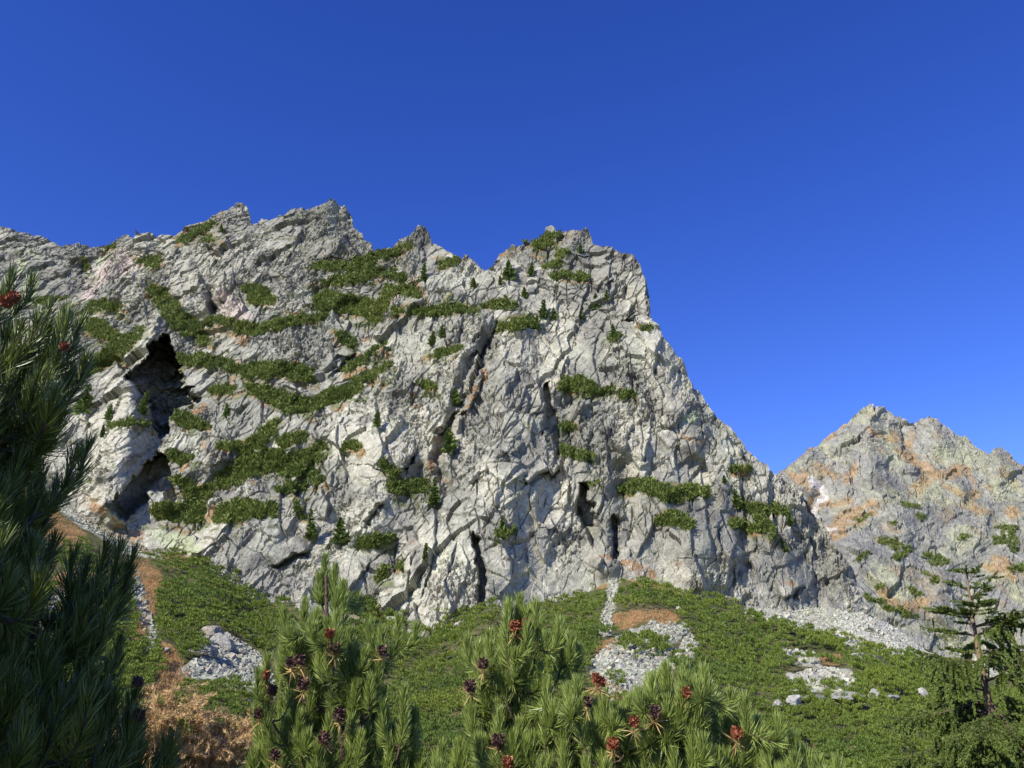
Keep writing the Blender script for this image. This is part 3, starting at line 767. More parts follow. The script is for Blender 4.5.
gy = np.concatenate([np.linspace(-45, 60, 80), 60 + (np.linspace(0, 1, 430)[1:] ** 1.15) * 420, np.linspace(490, 2500, 30)])
gu = np.concatenate([np.linspace(-3.0, -0.8, 60)[:-1], np.linspace(-0.8, 0.8, 720), np.linspace(0.8, 3.0, 60)[1:]])
GU, GY = np.meshgrid(gu, gy)
GX = GU * (np.maximum(GY, 0) + 42)
x, y = GX.ravel(), GY.ravel()
z = ground_z(x, y)
P0 = np.stack([x, y, ground_z(x, y, False)], -1)
px, py = project(P0)
inview = y > 20
px = np.where(inview, px, -9e3)
w3x = px + 3 * fbm(x / 5, y / 6, 4, 831); w3y = py + 2.0 * fbm(x / 5, y / 6, 4, 841)
SCREE = [[(600, 668, 10), (625, 652, 16), (655, 636, 13), (680, 630, 7)], [(650, 655, 22), (625, 680, 16), (610, 695, 10)], [(690, 642, 7), (684, 655, 9)], [(612, 582, 4), (612, 600, 4), (606, 615, 5), (606, 632, 5)],
         [(780, 652, 3), (815, 659, 5)], [(790, 682, 6), (820, 676, 9), (846, 682, 9)], [(750, 611, 5), (790, 618, 10), (830, 628, 9), (866, 640, 9), (905, 654, 7)], [(864, 612, 8), (885, 624, 12), (912, 642, 13), (932, 656, 9)],
         [(185, 672, 6), (210, 665, 8), (245, 672, 16), (265, 690, 14)], [(215, 640, 8), (235, 650, 10), (256, 664, 10)], [(134, 576, 5), (140, 600, 5), (148, 625, 5), (154, 650, 5)], [(66, 590, 4), (45, 612, 4)],
         [(50, 498, 5), (78, 518, 6), (104, 532, 6)], [(70, 502, 6), (100, 528, 7), (130, 545, 7), (160, 552, 5)], [(420, 630, 5), (440, 628, 5)], [(800, 608, 5), (835, 615, 7), (862, 622, 7)], [(940, 660, 8), (960, 668, 5), (1020, 672, 8)], [(350, 618, 6), (300, 606, 5)]]
ORANGE = [[(40, 518, 12), (75, 540, 12)], [(165, 556, 5), (190, 563, 4)], [(620, 622, 8), (645, 617, 6), (672, 618, 6)], [(600, 650, 4), (625, 640, 3)], [(625, 572, 7), (650, 582, 7), (676, 592, 4)], [(818, 658, 3), (838, 658, 3)], [(90, 510, 8), (120, 530, 9), (150, 545, 7)], [(60, 585, 8), (90, 570, 5)],
          [(140, 570, 10), (155, 580, 8), (140, 640, 6)], [(605, 690, 6), (622, 700, 5)], [(165, 655, 10), (178, 680, 12), (150, 710, 14)], [(470, 700, 6), (464, 690, 4)], [(240, 655, 3)], [(778, 604, 4)], [(555, 640, 4)], [(600, 580, 8)]]
SOIL, STONE = np.array([0.085, 0.095, 0.03]), np.array([0.48, 0.47, 0.37])
near_c = mixc(np.repeat(SOIL[None], len(x), 0), np.array([0.14, 0.13, 0.05]), sstep(-0.3, 0.6, fbm(x / 8, y / 8, 4, 851)))
SM = cover(SCREE, 1.2)
OM = cover(ORANGE, 2.0) * sstep(-0.75, 0.05, fbm(x / 3.0, y / 4.0, 4, 881))
stone = mixc(np.repeat(STONE[None], len(x), 0), np.array([0.48, 0.50, 0.35]), sstep(-0.2, 0.6, fbm(x / 9, y / 9, 4, 861)) * 0.8)
stone = mixc(stone, np.array([0.56, 0.54, 0.47]), sstep(830, 870, px))
g_col = mixc(near_c, np.array([0.40, 0.23, 0.10]), OM * 0.9)
g_col = mixc(g_col, stone, SM * (1 - OM * 0.7))
z = z + SM * np.where(y > 60, 0.45 * facets(x / 1.6, y / 1.6, 871, 1.0), 0)
gf = grid_faces(len(gy), len(gu))
GP = np.stack([x, y, z], -1)
ground = mesh_obj('ground', GP, gf, M_GROUND, color=g_col)
tag(ground, kind='structure')
ground_tree = BVHTree.FromPolygons([Vector(p) for p in GP.tolist()], gf.tolist())


def cast(px_, py_, trees, dmin=30.0):
    """photo position -> point on the land"""
    d = Vector(rays(px_, py_))
    best = None
    for t in trees:
        h = t.ray_cast(d * dmin, d, 3000)
        if h[0] is not None and (best is None or h[0].length < best[0].length):
            best = h
    return best

# ================================================================== DWARF PINES ON THE CLIFF
def tufts(pos, up, size, nb, rng, spread=0.8, wfac=0.13, low=0.25):
    """each tuft: nb upswept leaf blades round a point"""
    n = len(pos)
    base = np.repeat(pos, nb, 0); U = np.repeat(up, nb, 0); S = np.repeat(size, nb)
    d = rng.normal(size=(n * nb, 3)); d[:, 2] *= 0.6
    d = norm(norm(d) * spread + U * 0.9)
    base = base + rng.normal(size=base.shape) * S[:, None] * 0.28 - U * S[:, None] * low
    L = S * rng.uniform(0.6, 1.25, n * nb)
    return blades(base, d, L, L * wfac * rng.uniform(0.7, 1.3, n * nb), rng)


def patch_points(chains, n, rng, trees, warp=1.5):
    """points on the land inside a traced outline"""
    out = []
    xs = [c for ch in chains for c in ch]
    x0, x1 = min(c[0] - c[2] for c in xs), max(c[0] + c[2] for c in xs)
    y0, y1 = min(c[1] - c[2] for c in xs), max(c[1] + c[2] for c in xs)
    m = max(8, int(n * 3))
    qx, qy = rng.uniform(x0, x1, m), rng.uniform(y0, y1, m)
    hx = qx + warp * 1.6 * fbm(qx / 7, qy / 5, 2, 905); hy = qy + warp * fbm(qx / 7, qy / 5, 2, 915)
    ins = np.full(m, -9.0)
    for ch in chains:
        ins = np.maximum(ins, chain_in(hx, hy, ch))
    ins = ins + 1.7 * fbm(qx / 4.5, qy / 3.5, 2, 925) - 0.4
    for i in np.where(ins > 0)[0]:
        h = cast(qx[i], qy[i], trees)
        if h is not None:
            out.append((*h[0], *h[1]))
    return np.array(out)


def one_clump(P_, link):
    """keep the largest connected group of points, so that one shrub is one thing"""
    kd = KDTree(len(P_))
    for i, p in enumerate(P_):
        kd.insert(Vector(p), i)
    kd.balance()
    lab = np.full(len(P_), -1); k = 0
    for i in range(len(P_)):
        if lab[i] >= 0:
            continue
        st_ = [i]; lab[i] = k
        while st_:
            a = st_.pop()
            for _, b, _d in kd.find_range(Vector(P_[a]), link):
                if lab[b] < 0:
                    lab[b] = k; st_.append(b)
        k += 1
    return lab == np.bincount(lab).argmax()


def dwarf_pine(chains, label, mat, trees, dens=0.75, size=1.55, nb=15, group=None, name='dwarf_pine', lift=0.5, kind=None):
    area = 0
    for ch in chains:
        for a, b in zip(ch[:-1], ch[1:]):
            area += math.hypot(b[0] - a[0], b[1] - a[1]) * (a[2] + b[2])
        area += math.pi * ch[0][2] ** 2
    xs = [c for ch in chains for c in ch]
    bx = (max(c[0] + c[2] for c in xs) - min(c[0] - c[2] for c in xs)) * (max(c[1] + c[2] for c in xs) - min(c[1] - c[2] for c in xs))
    pts = patch_points(chains, max(bx * dens / 3, 14), RNG, trees)
    if len(pts) < 3:
        return None
    # a stray ray through a gap lands far behind: keep the points near the middle distance
    dist = np.linalg.norm(pts[:, :3], axis=1); med = np.median(dist)
    pts = pts[np.abs(dist - med) < 60]
    pts = pts[one_clump(pts[:, :3], size * (2.2 if mat is M_MUGO_FAR and trees is CL else 1.9))]
    P_, N_ = pts[:, :3], pts[:, 3:]
    N_ = np.where((N_ * P_).sum(1, keepdims=True) > 0, -N_, N_)
    up = norm(N_ * 0.35 + np.array([0, 0, 1.0]))
    sz = size * RNG.uniform(0.6, 1.2, len(P_))
    V, F = tufts(P_ + up * lift * sz[:, None] * 0.6, up, sz, nb, RNG)
    loc = P_.mean(0); loc[2] = P_[:, 2].min()
    o = mesh_obj(name, V, F, mat, loc=loc)
    tag(o, label, 'shrub', group, kind)
    return o


CLIFF_GROUP = 'dwarf pines on the rock wall'
CL = [cliff_tree]
for ch, lab in PATCHES:
    dwarf_pine(ch, lab, M_MUGO_FAR, CL, group=CLIFF_GROUP)

FAR_PATCHES = [
    ([[(880, 541, 3), (895, 544, 5), (908, 551, 4), (899, 557, 4)]], 'broadest dwarf pine patch on the far peak'), ([[(925, 557, 4), (936, 561, 6), (948, 562, 3)]], 'oval dwarf pine patch low in the middle of the far peak'),
    ([[(883, 520, 2), (894, 523, 3)]], 'small dwarf pine patch above the broadest one on the far peak'), ([[(857, 522, 2), (868, 515, 2), (876, 510, 2)]], 'thin diagonal dwarf pine streak beside the orange triangle on the far peak'),
    ([[(998, 541, 5), (1010, 538, 6), (1016, 550, 5)]], 'dwarf pine patch at the right edge of the far peak'), ([[(962, 538, 3), (969, 537, 3)]], 'small dwarf pine patch right of the rib of the far peak'),
    ([[(903, 504, 3), (917, 507, 3)]], 'small dwarf pine patch highest on the rib of the far peak'), ([[(856, 562, 2), (864, 556, 2), (871, 551, 2)]], 'low diagonal dwarf pine streak at the left foot of the far peak'),
    ([[(996, 528, 3), (1015, 530, 3)]], 'thin dwarf pine strip above the right edge patch of the far peak'), ([[(918, 518, 3), (924, 516, 2)]], 'tiny dwarf pine patch on the lit side of the far rib'),
    ([[(925, 575, 3), (936, 581, 4)]], 'small dwarf pine patch behind the spruce top'), ([[(878, 586, 3), (884, 588, 2)]], 'small dwarf pine patch at the head of the pale scree gully'),
    ([[(912, 592, 4), (920, 594, 3)]], 'small dwarf pine patch beside the lower orange grass of the far peak'), ([[(866, 596, 2), (885, 606, 3), (905, 614, 3), (915, 618, 2)]], 'long thin dwarf pine strip along the edge of the pale scree gully'),
    ([[(1012, 570, 4), (1022, 568, 4)]], 'dwarf pine patch beside the right edge orange grass of the far peak'),
]
for ch, lab in FAR_PATCHES:
    dwarf_pine(ch, lab, M_MUGO_FAR, [far_tree], dens=0.6, size=2.3, nb=12, group='dwarf pines on the far peak')

# small spruces standing on the wall
def wall_spruce(px_, py_, hpx, label):
    h = cast(px_, py_, CL)
    if h is None:
        return
    p = np.array(h[0]); H = hpx / FPX * np.linalg.norm(p) * 1.0
    p[1] -= 0.4
    n = 240; wide = RNG.uniform(0.24, 0.44); lean = RNG.normal(size=2) * 0.07 * H; lop = RNG.uniform(0, 6.28)
    t = RNG.uniform(0, 1, n) ** 0.8
    an = RNG.uniform(0, 2 * math.pi, n)
    out = np.stack([np.cos(an), np.sin(an), RNG.uniform(-0.25, 0.55, n)], 1)
    base = np.stack([np.zeros(n), np.zeros(n), H * t], 1) + RNG.normal(size=(n, 3)) * 0.1
    L = (1 - t * 0.9) * H * wide * (1 + 0.35 * np.cos(an - lop)) + 0.3
    base[:, :2] += lean * t[:, None] ** 1.5
    V, F = blades(base, norm(out), L * RNG.uniform(0.6, 1.2, n), 0.14 + L * 0.16, RNG)
    s_ = Soup(); s_.add(V + p, F)
    V2, F2 = tube([p + [0, 0, -0.6], p + [lean[0], lean[1], H]], [0.16, 0.03], 5); s_.add(V2, F2)
    o = s_.build('spruce_tree', M_CONIFER, loc=p)
    tag(o, label, 'tree', 'small spruces on the rock wall')


WALL_SPRUCES = [
    (509, 280, 22, 'slim spruce standing at the left edge of the summit wall'), (531, 276, 14, 'small spruce right of the slim one at the left edge of the summit wall'), (474, 288, 11, 'tiny spruce farthest left below the notch beside the summit wall'),
    (500, 285, 10, 'tiny spruce just left of the slim summit wall spruce'), (525, 298, 11, 'tiny spruce below the slim summit wall spruce'), (544, 319, 20, 'taller of the two dark spruces above the pointed dwarf pine mat'),
    (553, 320, 13, 'shorter of the two dark spruces above the pointed dwarf pine mat'), (536, 329, 14, 'small spruce at the tip of the pointed dwarf pine mat'), (595, 309, 16, 'small spruce in the upper middle of the summit wall'),
    (614, 339, 16, 'small spruce left of the skyline shoulder'), (580, 319, 11, 'tiny pale spruce in the middle of the summit wall'), (580, 253, 9, 'tiny spruce in the groove under the summit'), (606, 300, 10, 'tiny spruce below the dark notch of the summit wall'),
    (424, 281, 20, 'dark spruce on the ridge right of the crest tooth'), (432, 346, 15, 'small spruce above the brown gully and its dwarf pine ledge'), (442, 338, 14, 'small spruce left of the head of the brown gully'),
    (432, 508, 32, 'tall spruce at the foot of the brown gully'), (448, 453, 26, 'tall spruce beside the orange grass of the brown gully'), (453, 405, 18, 'spruce left of the middle of the brown gully'), (377, 426, 16, 'small spruce in a crack of the pale buttress'),
    (310, 540, 30, 'broad spruce leaning on the rock below the hooked mat'), (338, 544, 26, 'spruce right of the broad leaning one'), (425, 560, 16, 'small spruce low on the pale wall'), (226, 418, 15, 'small spruce right of the big dark cave'),
    (83, 412, 26, 'bushy spruce at the left foot of the cave buttress'), (143, 415, 24, 'spruce on the right edge of the cave buttress'), (108, 420, 15, 'small spruce in the groove of the cave buttress'), (102, 437, 11, 'tiny spruce low in the groove of the cave buttress'),
    (736, 508, 18, 'pointed spruce above the forked dwarf pine mat'), (790, 526, 12, 'small spruce at the right end of the forked dwarf pine mat'), (785, 552, 11, 'tiny spruce below the forked dwarf pine mat'), (724, 483, 7, 'tiny spruce on the right hand wall below the skyline'),
    (222, 232, 8, 'tiny spruce under the blunt pinnacle'), (502, 530, 14, 'small spruce right of the lowest black slit'),
]
for a in WALL_SPRUCES:
    wall_spruce(*a)

# ================================================================== DWARF PINE THICKETS ON THE SLOPE
GT = [ground_tree, cliff_tree, far_tree]


def thicket(polys, holes, label, kind=None, group=None, name='dwarf_pine_thicket', dens=0.24, size=0.72, nb=38, height=1.3, warp=5.0):
    allp = [p for poly in polys for p in poly]
    x0, x1 = min(p[0] for p in allp) - 4, max(p[0] for p in allp) + 4
    y0, y1 = min(p[1] for p in allp) - 4, max(p[1] for p in allp) + 4
    n = int((x1 - x0) * (y1 - y0) * dens)
    qx, qy = RNG.uniform(x0, x1, n), RNG.uniform(y0, y1, n)
    hx = qx + warp * 1.5 * fbm(qx / 9, qy / 6, 3, 925); hy = qy + warp * fbm(qx / 9, qy / 6, 3, 935)
    ins = np.zeros(n, bool)
    for poly in polys:
        ins |= in_poly(hx, hy, poly)
    for h in holes:
        ins &= chain_in(qx + 1.5 * fbm(qx / 5, qy / 4, 2, 927), qy + 1.0, h) < 0.5
    pts = []
    for i in np.where(ins)[0]:
        h = cast(qx[i], qy[i], GT)
        if h is not None:
            pts.append((*h[0],))
    P_ = np.array(pts)
    if len(P_) < 4:
        return None
    P_ = P_[one_clump(P_, 6.0)]
    dist = np.linalg.norm(P_, axis=1)
    j1 = joints(P_[:, 0] / 2.6 + 0.3 * fbm(P_[:, 0] / 4, P_[:, 1] / 4, 2, 941), P_[:, 1] / 3.4, 943)
    j2 = joints(P_[:, 0] / 6.5 + 0.35 * fbm(P_[:, 0] / 6, P_[:, 1] / 6, 2, 945), P_[:, 1] / 11, 947)
    keep = (j1 > 0.05) & (j2 > 0.11) | (RNG.uniform(0, 1, len(P_)) < 0.10)
    P_, dist, j1, j2 = P_[keep], dist[keep], j1[keep], j2[keep]
    dome = 0.05 + 0.5 * np.sqrt(np.clip(j1 * 1.5, 0, 1)) + 1.15 * np.sqrt(np.clip((j2 - 0.05) * 1.6, 0, 1))
    rad = size * RNG.uniform(0.7, 1.35, len(P_)) * np.clip(dist / 190, 0.7, 1.4)
    cen = P_ + np.array([0, 0, 1.0]) * (dome * height * 1.35 * RNG.uniform(0.85, 1.0, len(P_)))[:, None]
    # every clump is a cushion of shoots that point up and out from its middle
    n = len(P_)
    d = RNG.normal(size=(n * nb, 3)); d[:, 2] = np.abs(d[:, 2]) * 1.1 - 0.35
    d = norm(d)
    C_, R_ = np.repeat(cen, nb, 0), np.repeat(rad, nb)
    base = C_ + d * (R_ * 0.45)[:, None] * np.array([1, 1, 0.8])
    sd = norm(d * 0.7 + np.array([0, 0, 0.75]) + RNG.normal(size=d.shape) * 0.25)
    L = R_ * RNG.uniform(0.4, 0.8, n * nb)
    V, F = blades(base, sd, L, L * 0.14 * RNG.uniform(0.7, 1.3, n * nb), RNG)
    loc = P_.mean(0); loc[2] = P_[:, 2].min()
    o = mesh_obj(name, V, F, M_MUGO, loc=loc)
    return tag(o, label, 'shrub', group, kind)


TG = 'dwarf pine thickets on the slope'
HOLES = SCREE + ORANGE[3:]
thicket([[(150, 582), (172, 580), (200, 588), (220, 584), (245, 592), (285, 608), (298, 622), (292, 645), (264, 656), (238, 640), (208, 632), (194, 640), (212, 658), (200, 668), (180, 660), (172, 690), (186, 712), (150, 720), (138, 690), (146, 640), (154, 612)]],
        HOLES, 'large dwarf pine thicket right of the thin white rock streak', group=TG)
thicket([[(140, 566), (150, 555), (165, 552), (182, 556), (187, 570), (165, 574), (148, 574)]], HOLES, 'small dwarf pine thicket at the top of the thin white rock streak', group=TG)
thicket([[(58, 575), (62, 556), (78, 545), (95, 550), (100, 566), (92, 580), (70, 584)]], HOLES, 'round dwarf pine thicket below the orange grass behind the near left pine', group=TG)
thicket([[(182, 566), (200, 562), (222, 572), (250, 592), (240, 600), (205, 590), (186, 580)]], HOLES, 'low dwarf pine thicket under the lichen green slab', group=TG)
thicket([[(-40, 575), (0, 572), (30, 578), (60, 590), (66, 604), (40, 620), (0, 625), (-40, 620)]], HOLES, 'dwarf pine thicket at the left edge behind the near pine', group=TG)
thicket([[(60, 612), (90, 590), (128, 584), (136, 610), (144, 645), (146, 668), (150, 700), (120, 735), (80, 720), (52, 690), (66, 650)]], HOLES, 'dwarf pine thicket left of the thin white rock streak', group=TG)
thicket([[(345, 622), (352, 608), (385, 612), (400, 625), (440, 632), (442, 620), (476, 612), (500, 612), (494, 630), (470, 645), (440, 658), (405, 672), (370, 690), (300, 690), (300, 650), (318, 628)]],
        HOLES, 'dark dwarf pine thicket along the foot of the wall between the two middle pines', group=TG, height=2.0)
thicket([[(170, 690), (200, 692), (262, 690), (300, 690), (310, 740), (250, 770), (180, 770), (150, 730)]], HOLES, 'dwarf pine thicket just behind the dry brown shrubs', group=TG)
thicket([[(380, 700), (405, 674), (440, 660), (478, 644), (500, 632), (520, 618), (545, 626), (600, 642), (592, 652), (570, 660), (580, 690), (600, 700), (640, 700), (640, 730), (700, 732), (700, 790), (360, 790)]],
        HOLES, 'broad pale green dwarf pine slope behind the middle pines', group=TG, height=0.9)
thicket([[(520, 616), (555, 603), (590, 592), (603, 600), (602, 618), (598, 636), (616, 634), (622, 638), (600, 644), (560, 648), (530, 640)]], HOLES, 'dwarf pine thicket left of the narrow stony path up to the wall', group=TG)
thicket([[(530, 664), (560, 650), (590, 648), (606, 654), (604, 668), (585, 676), (590, 690), (550, 695)]], HOLES, 'dwarf pine thicket touching the left side of the pale scree field', group=TG)
thicket([[(616, 606), (620, 592), (640, 587), (668, 590), (675, 600), (666, 608), (645, 614), (622, 614)]], [], 'domed dwarf pine thicket above the orange grass and pale scree field', group=TG, height=1.6)
thicket([[(619, 656), (626, 648), (644, 645), (662, 648), (673, 655), (664, 661), (640, 663), (624, 661)]], [], 'oval dwarf pine bush alone inside the pale scree field', group=TG, height=1.8, warp=1.5, dens=0.4)
thicket([[(604, 690), (612, 680), (622, 686), (618, 694)]], [], 'small round dwarf pine bush at the lower left of the pale scree field', group=TG, height=1.2)
thicket([[(664, 606), (676, 598), (700, 597), (722, 604), (740, 618), (720, 624), (690, 628), (672, 620)]], HOLES, 'dwarf pine thicket at the top of the right hand slope', group=TG, height=1.6)
thicket([[(674, 638), (690, 628), (720, 624), (744, 616), (770, 624), (800, 634), (816, 646), (836, 655), (810, 660), (780, 654), (740, 660), (704, 652), (690, 646)]], HOLES, 'long dwarf pine hedge across the right hand slope above the small scree strips', group=TG, height=1.6)
thicket([[(672, 662), (690, 656), (704, 650), (740, 658), (775, 655), (790, 664), (812, 664), (786, 678), (778, 690), (800, 690), (790, 700), (740, 706), (690, 700), (676, 680)]], HOLES, 'dwarf pine thicket between the two right hand scree fields', group=TG, height=1.4)
thicket([[(808, 664), (830, 662), (860, 666), (884, 674), (870, 682), (858, 684), (850, 674), (824, 670)]], HOLES, 'narrow dwarf pine hedge over the lower right scree field', group=TG, height=1.2)
thicket([[(796, 630), (812, 628), (835, 634), (870, 640), (900, 650), (925, 658), (945, 668), (960, 690), (930, 700), (895, 690), (868, 690), (850, 668), (820, 650)]], HOLES, 'dwarf pine thicket climbing to the brow beside the pale scree gully', group=TG, height=1.2)
thicket([[(810, 618), (825, 612), (850, 622), (848, 626), (830, 622)], [(790, 610), (800, 606), (806, 612)]], HOLES, 'small dwarf pine strip on the pale talus under the right end of the wall', group=TG, height=1.0)
thicket([[(915, 625), (935, 622), (960, 634), (975, 655), (950, 660), (930, 645)]], HOLES, 'dwarf pine patch right of the pale scree gully behind the spruce', group=TG, height=1.0)
thicket([[(640, 712), (690, 702), (740, 708), (790, 700), (800, 692), (850, 694), (868, 676), (890, 668), (930, 690), (965, 680), (990, 680), (1060, 690), (1060, 800), (640, 800)]],
        HOLES, 'wide bright green dwarf pine slope below the row of pale boulders', group=TG, height=1.1)

# ------------------------------------------------------------------ boulders and loose stones
def stone_mesh(sx, sy, sz, seed, sub=3):
    rng = np.random.default_rng(seed)
    n = 14 * sub
    th, ph = np.meshgrid(np.linspace(0, 2 * math.pi, n, endpoint=False), np.linspace(0, math.pi, n // 2))
    D = np.stack([np.sin(ph) * np.cos(th), np.sin(ph) * np.sin(th), np.cos(ph)], -1).reshape(-1, 3)
    r = np.full(len(D), 9.0)
    for _ in range(15):                                     # cut by random planes: a faceted block
        nn = norm(rng.normal(size=3)); d = rng.uniform(0.62, 1.0)
        c = D @ nn
        r = np.where(c > 0.05, np.minimum(r, d / np.maximum(c, 0.05)), r)
    r = np.minimum(r, 1.3)
    V = D * r[:, None]
    V += 0.03 * rng.normal(size=V.shape)
    V = V * np.array([sx, sy, sz])
    a = np.arange((n // 2) * n).reshape(n // 2, n)
    F = np.stack([a[:-1], np.roll(a[:-1], -1, 1), np.roll(a[1:], -1, 1), a[1:]], -1).reshape(-1, 4)
    return V, F


BOULDERS = [
    (779, 713, 5, 4, 'leftmost small pale boulder of the row in the green slope'), (796, 711, 8, 5.5, 'bright blocky boulder second from the left in the row on the green slope'), (817, 708, 9, 5, 'dark grey boulder third from the left in the row on the green slope'),
    (845, 707, 14, 4.5, 'widest low boulder in the row on the green slope'), (875, 703, 6, 5, 'pale upright boulder right of the widest one'), (891, 706, 7, 2.6, 'flat sunken boulder at the right end of the row'), (925, 700, 5, 3, 'small pale boulder beside the spruce'),
    (859, 659, 8, 4, 'grey boulder beside the orange grass on the upper right slope'), (708, 712, 7, 6, 'pale boulder just behind the right hand pine'), (205, 652, 14, 5, 'flat grey slab at the left edge of the small scree field'), (222, 644, 12, 7, 'angular grey block above the small scree field'),
    (212, 634, 12, 5, 'brownish slab above the angular grey block'), (168, 717, 10, 3.5, 'flat grey stone between the green thicket and the dry brown shrubs'), (45, 612, 7, 4, 'pale block in the short stony gully behind the near pine'), (154, 648, 6, 5, 'white block at the lower end of the thin white rock streak'),
    (167, 650, 3, 2.2, 'small white block right of the white streak end'), (436, 632, 6, 5, 'pale block at the foot of the wall between the middle pines'), (679, 609, 3, 2, 'tiny pale boulder inside the upper right thicket'),
]
for i, (bx, by, wpx, hpx, lab) in enumerate(BOULDERS):
    h = cast(bx, by + hpx * 0.6, [ground_tree])
    p = np.array(h[0]); sc = np.linalg.norm(p) / FPX
    V, F = stone_mesh(wpx * sc, wpx * sc * 0.8, hpx * sc * 1.15, 40 + i)
    tint = np.array([0.30, 0.295, 0.26]) * (0.62 if 'dark' in lab else 1.0) * np.array([1.0, 0.9, 0.82] if 'brownish' in lab else [1, 1, 1])
    if 'pale' in lab or 'white' in lab or 'bright' in lab: tint = np.array([0.42, 0.41, 0.36])
    lift = 1.35 if by > 690 and bx > 700 else 0.2
    o = mesh_obj('boulder', V + p + np.array([0, 0, hpx * sc * 0.35 + lift]), F, M_STONE, loc=p, color=np.repeat(tint[None], len(V), 0))
    tag(o, lab, 'boulder', 'boulders on the slope')

# loose scree stones: nobody could count them
sv, sf = [], []
cube = np.array([(-1, -1, -1), (1, -1, -1), (1, 1, -1), (-1, 1, -1), (-0.8, -0.7, 1), (0.7, -0.8, 0.8), (0.8, 0.7, 1), (-0.7, 0.8, 0.7)], float) * 0.5
cf = np.array([(0, 1, 5, 4), (1, 2, 6, 5), (2, 3, 7, 6), (3, 0, 4, 7), (4, 5, 6, 7), (3, 2, 1, 0)])
sp, cols = [], []
for ch in SCREE:
    xs = [c for c in ch]
    x0, x1 = min(c[0] - c[2] for c in xs), max(c[0] + c[2] for c in xs); y0, y1 = min(c[1] - c[2] for c in xs), max(c[1] + c[2] for c in xs)
    n = int((x1 - x0) * (y1 - y0) * 1.3)
    qx, qy = RNG.uniform(x0, x1, n), RNG.uniform(y0, y1, n)
    ok = chain_in(qx + 2 * fbm(qx / 7, qy / 5, 2, 955), qy, ch) > -0.5
    for i in np.where(ok)[0]:
        h = cast(qx[i], qy[i], [ground_tree])
        if h is not None:
            sp.append(tuple(h[0])); cols.append(qx[i])
sp = np.array(sp)
for i, p in enumerate(sp):
    s = abs(RNG.normal()) ** 1.5 * 0.22 + 0.13
    Rm = norm(RNG.normal(size=(3, 3))); q = np.linalg.qr(Rm)[0]
    sv.append((cube * np.array([1.25, 1, 0.75]) * s) @ q + p + np.array([0, 0, s * 0.15])); sf.append(cf + i * 8)
tints = np.repeat(np.array([[0.40, 0.395, 0.31]]) * RNG.uniform(0.6, 1.25, (len(sp), 1)) * (1 + np.where(np.array(cols) > 835, 0.15, 0.0))[:, None] + RNG.uniform(-0.02, 0.02, (len(sp), 3)), 8, 0)
scree = mesh_obj('scree', np.concatenate(sv), np.concatenate(sf), M_STONE, color=tints)
tag(scree, 'loose pale grey stones lying in fields and streaks on the slope', 'scree', kind='stuff')

# ================================================================== PINES CLOSE TO THE CAMERA
def at(px_, py_, dist):
    d = rays(px_, py_)
    return d / d[1] * dist


def bez(a, b, c, d, n):
    t = np.linspace(0, 1, n)[:, None]
    return (1 - t) ** 3 * a + 3 * (1 - t) ** 2 * t * b + 3 * (1 - t) * t * t * c + t ** 3 * d


def brush(path, length, count, rng, nl=(0.055, 0.085), wd=0.0014, top=1.0):
    """needles along the last part of a shoot, leaning forward, more so towards the bud"""
    seg = np.linalg.norm(np.diff(path, axis=0), axis=1)
    cum = np.concatenate([[0], np.cumsum(seg)])
    L = cum[-1]
    s0 = max(0.0, L - length)
    t = s0 + (L - s0) * rng.uniform(0, 1, count) ** 0.8
    pos = np.stack([np.interp(t, cum, path[:, k]) for k in range(3)], 1)
    t2 = np.clip(t + 0.02, 0, L); t1 = np.clip(t - 0.02, 0, L)
    ax = norm(np.stack([np.interp(t2, cum, path[:, k]) - np.interp(t1, cum, path[:, k]) for k in range(3)], 1))
    r = norm(np.cross(ax, norm(rng.normal(size=(count, 3)))))
    f = (t - s0) / max(L - s0, 1e-6)
    ang = np.radians(58 - 36 * f + rng.normal(size=count) * 9)
    d = ax * np.cos(ang)[:, None] + r * np.sin(ang)[:, None]
    d = norm(d + np.array([0, 0, 0.34 * top]))
    ln = rng.uniform(nl[0], nl[1], count) * (1 - 0.25 * (f > 0.93))
    # two bent pieces per needle
    side = norm(np.cross(d, norm(rng.normal(size=(count, 3))))) * wd
    mid = pos + d * ln[:, None] * 0.5
    d2 = norm(d + ax * 0.22 + np.array([0, 0, 0.10]))
    tip = mid + d2 * ln[:, None] * 0.5
    V = np.stack([pos - side * 0.8, pos + side * 0.8, mid + side, tip, mid - side], 1).reshape(-1, 3)
    return V, np.arange(count)[:, None] * 5 + np.arange(5)[None]


def make_cone(name, p, size, mat, parent, loc, axis=(0, 0, 1)):
    rng = np.random.default_rng(int(abs(p[0] * 9173 + p[2] * 7411)) + 3)
    n = 58
    i = np.arange(n)
    z = -0.55 + 1.1 * (i + 0.5) / n
    r = 0.5 * np.sqrt(np.clip(1 - (z / 0.62) ** 2, 0.05, 1))
    an = i * 2.39996
    pos = np.stack([np.cos(an) * r * 0.55, np.sin(an) * r * 0.55, z * 0.9], 1) * size
    out = norm(np.stack([np.cos(an), np.sin(an), 0.35 + 0.5 * z], 1))
    V, F = blades(p + pos, out, np.full(n, size * 0.42), np.full(n, size * 0.13), rng, 0.35)
    s_ = Soup(); s_.add(V, F)
    # core
    V2, F2 = tube([p + np.array([0, 0, z_]) * size for z_ in (-0.5, -0.3, 0.0, 0.3, 0.52)], [size * q for q in (0.08, 0.27, 0.32, 0.24, 0.05)], 8)
    s_.add(V2, F2)
    o = s_.build(name, mat, parent, loc)
    return o


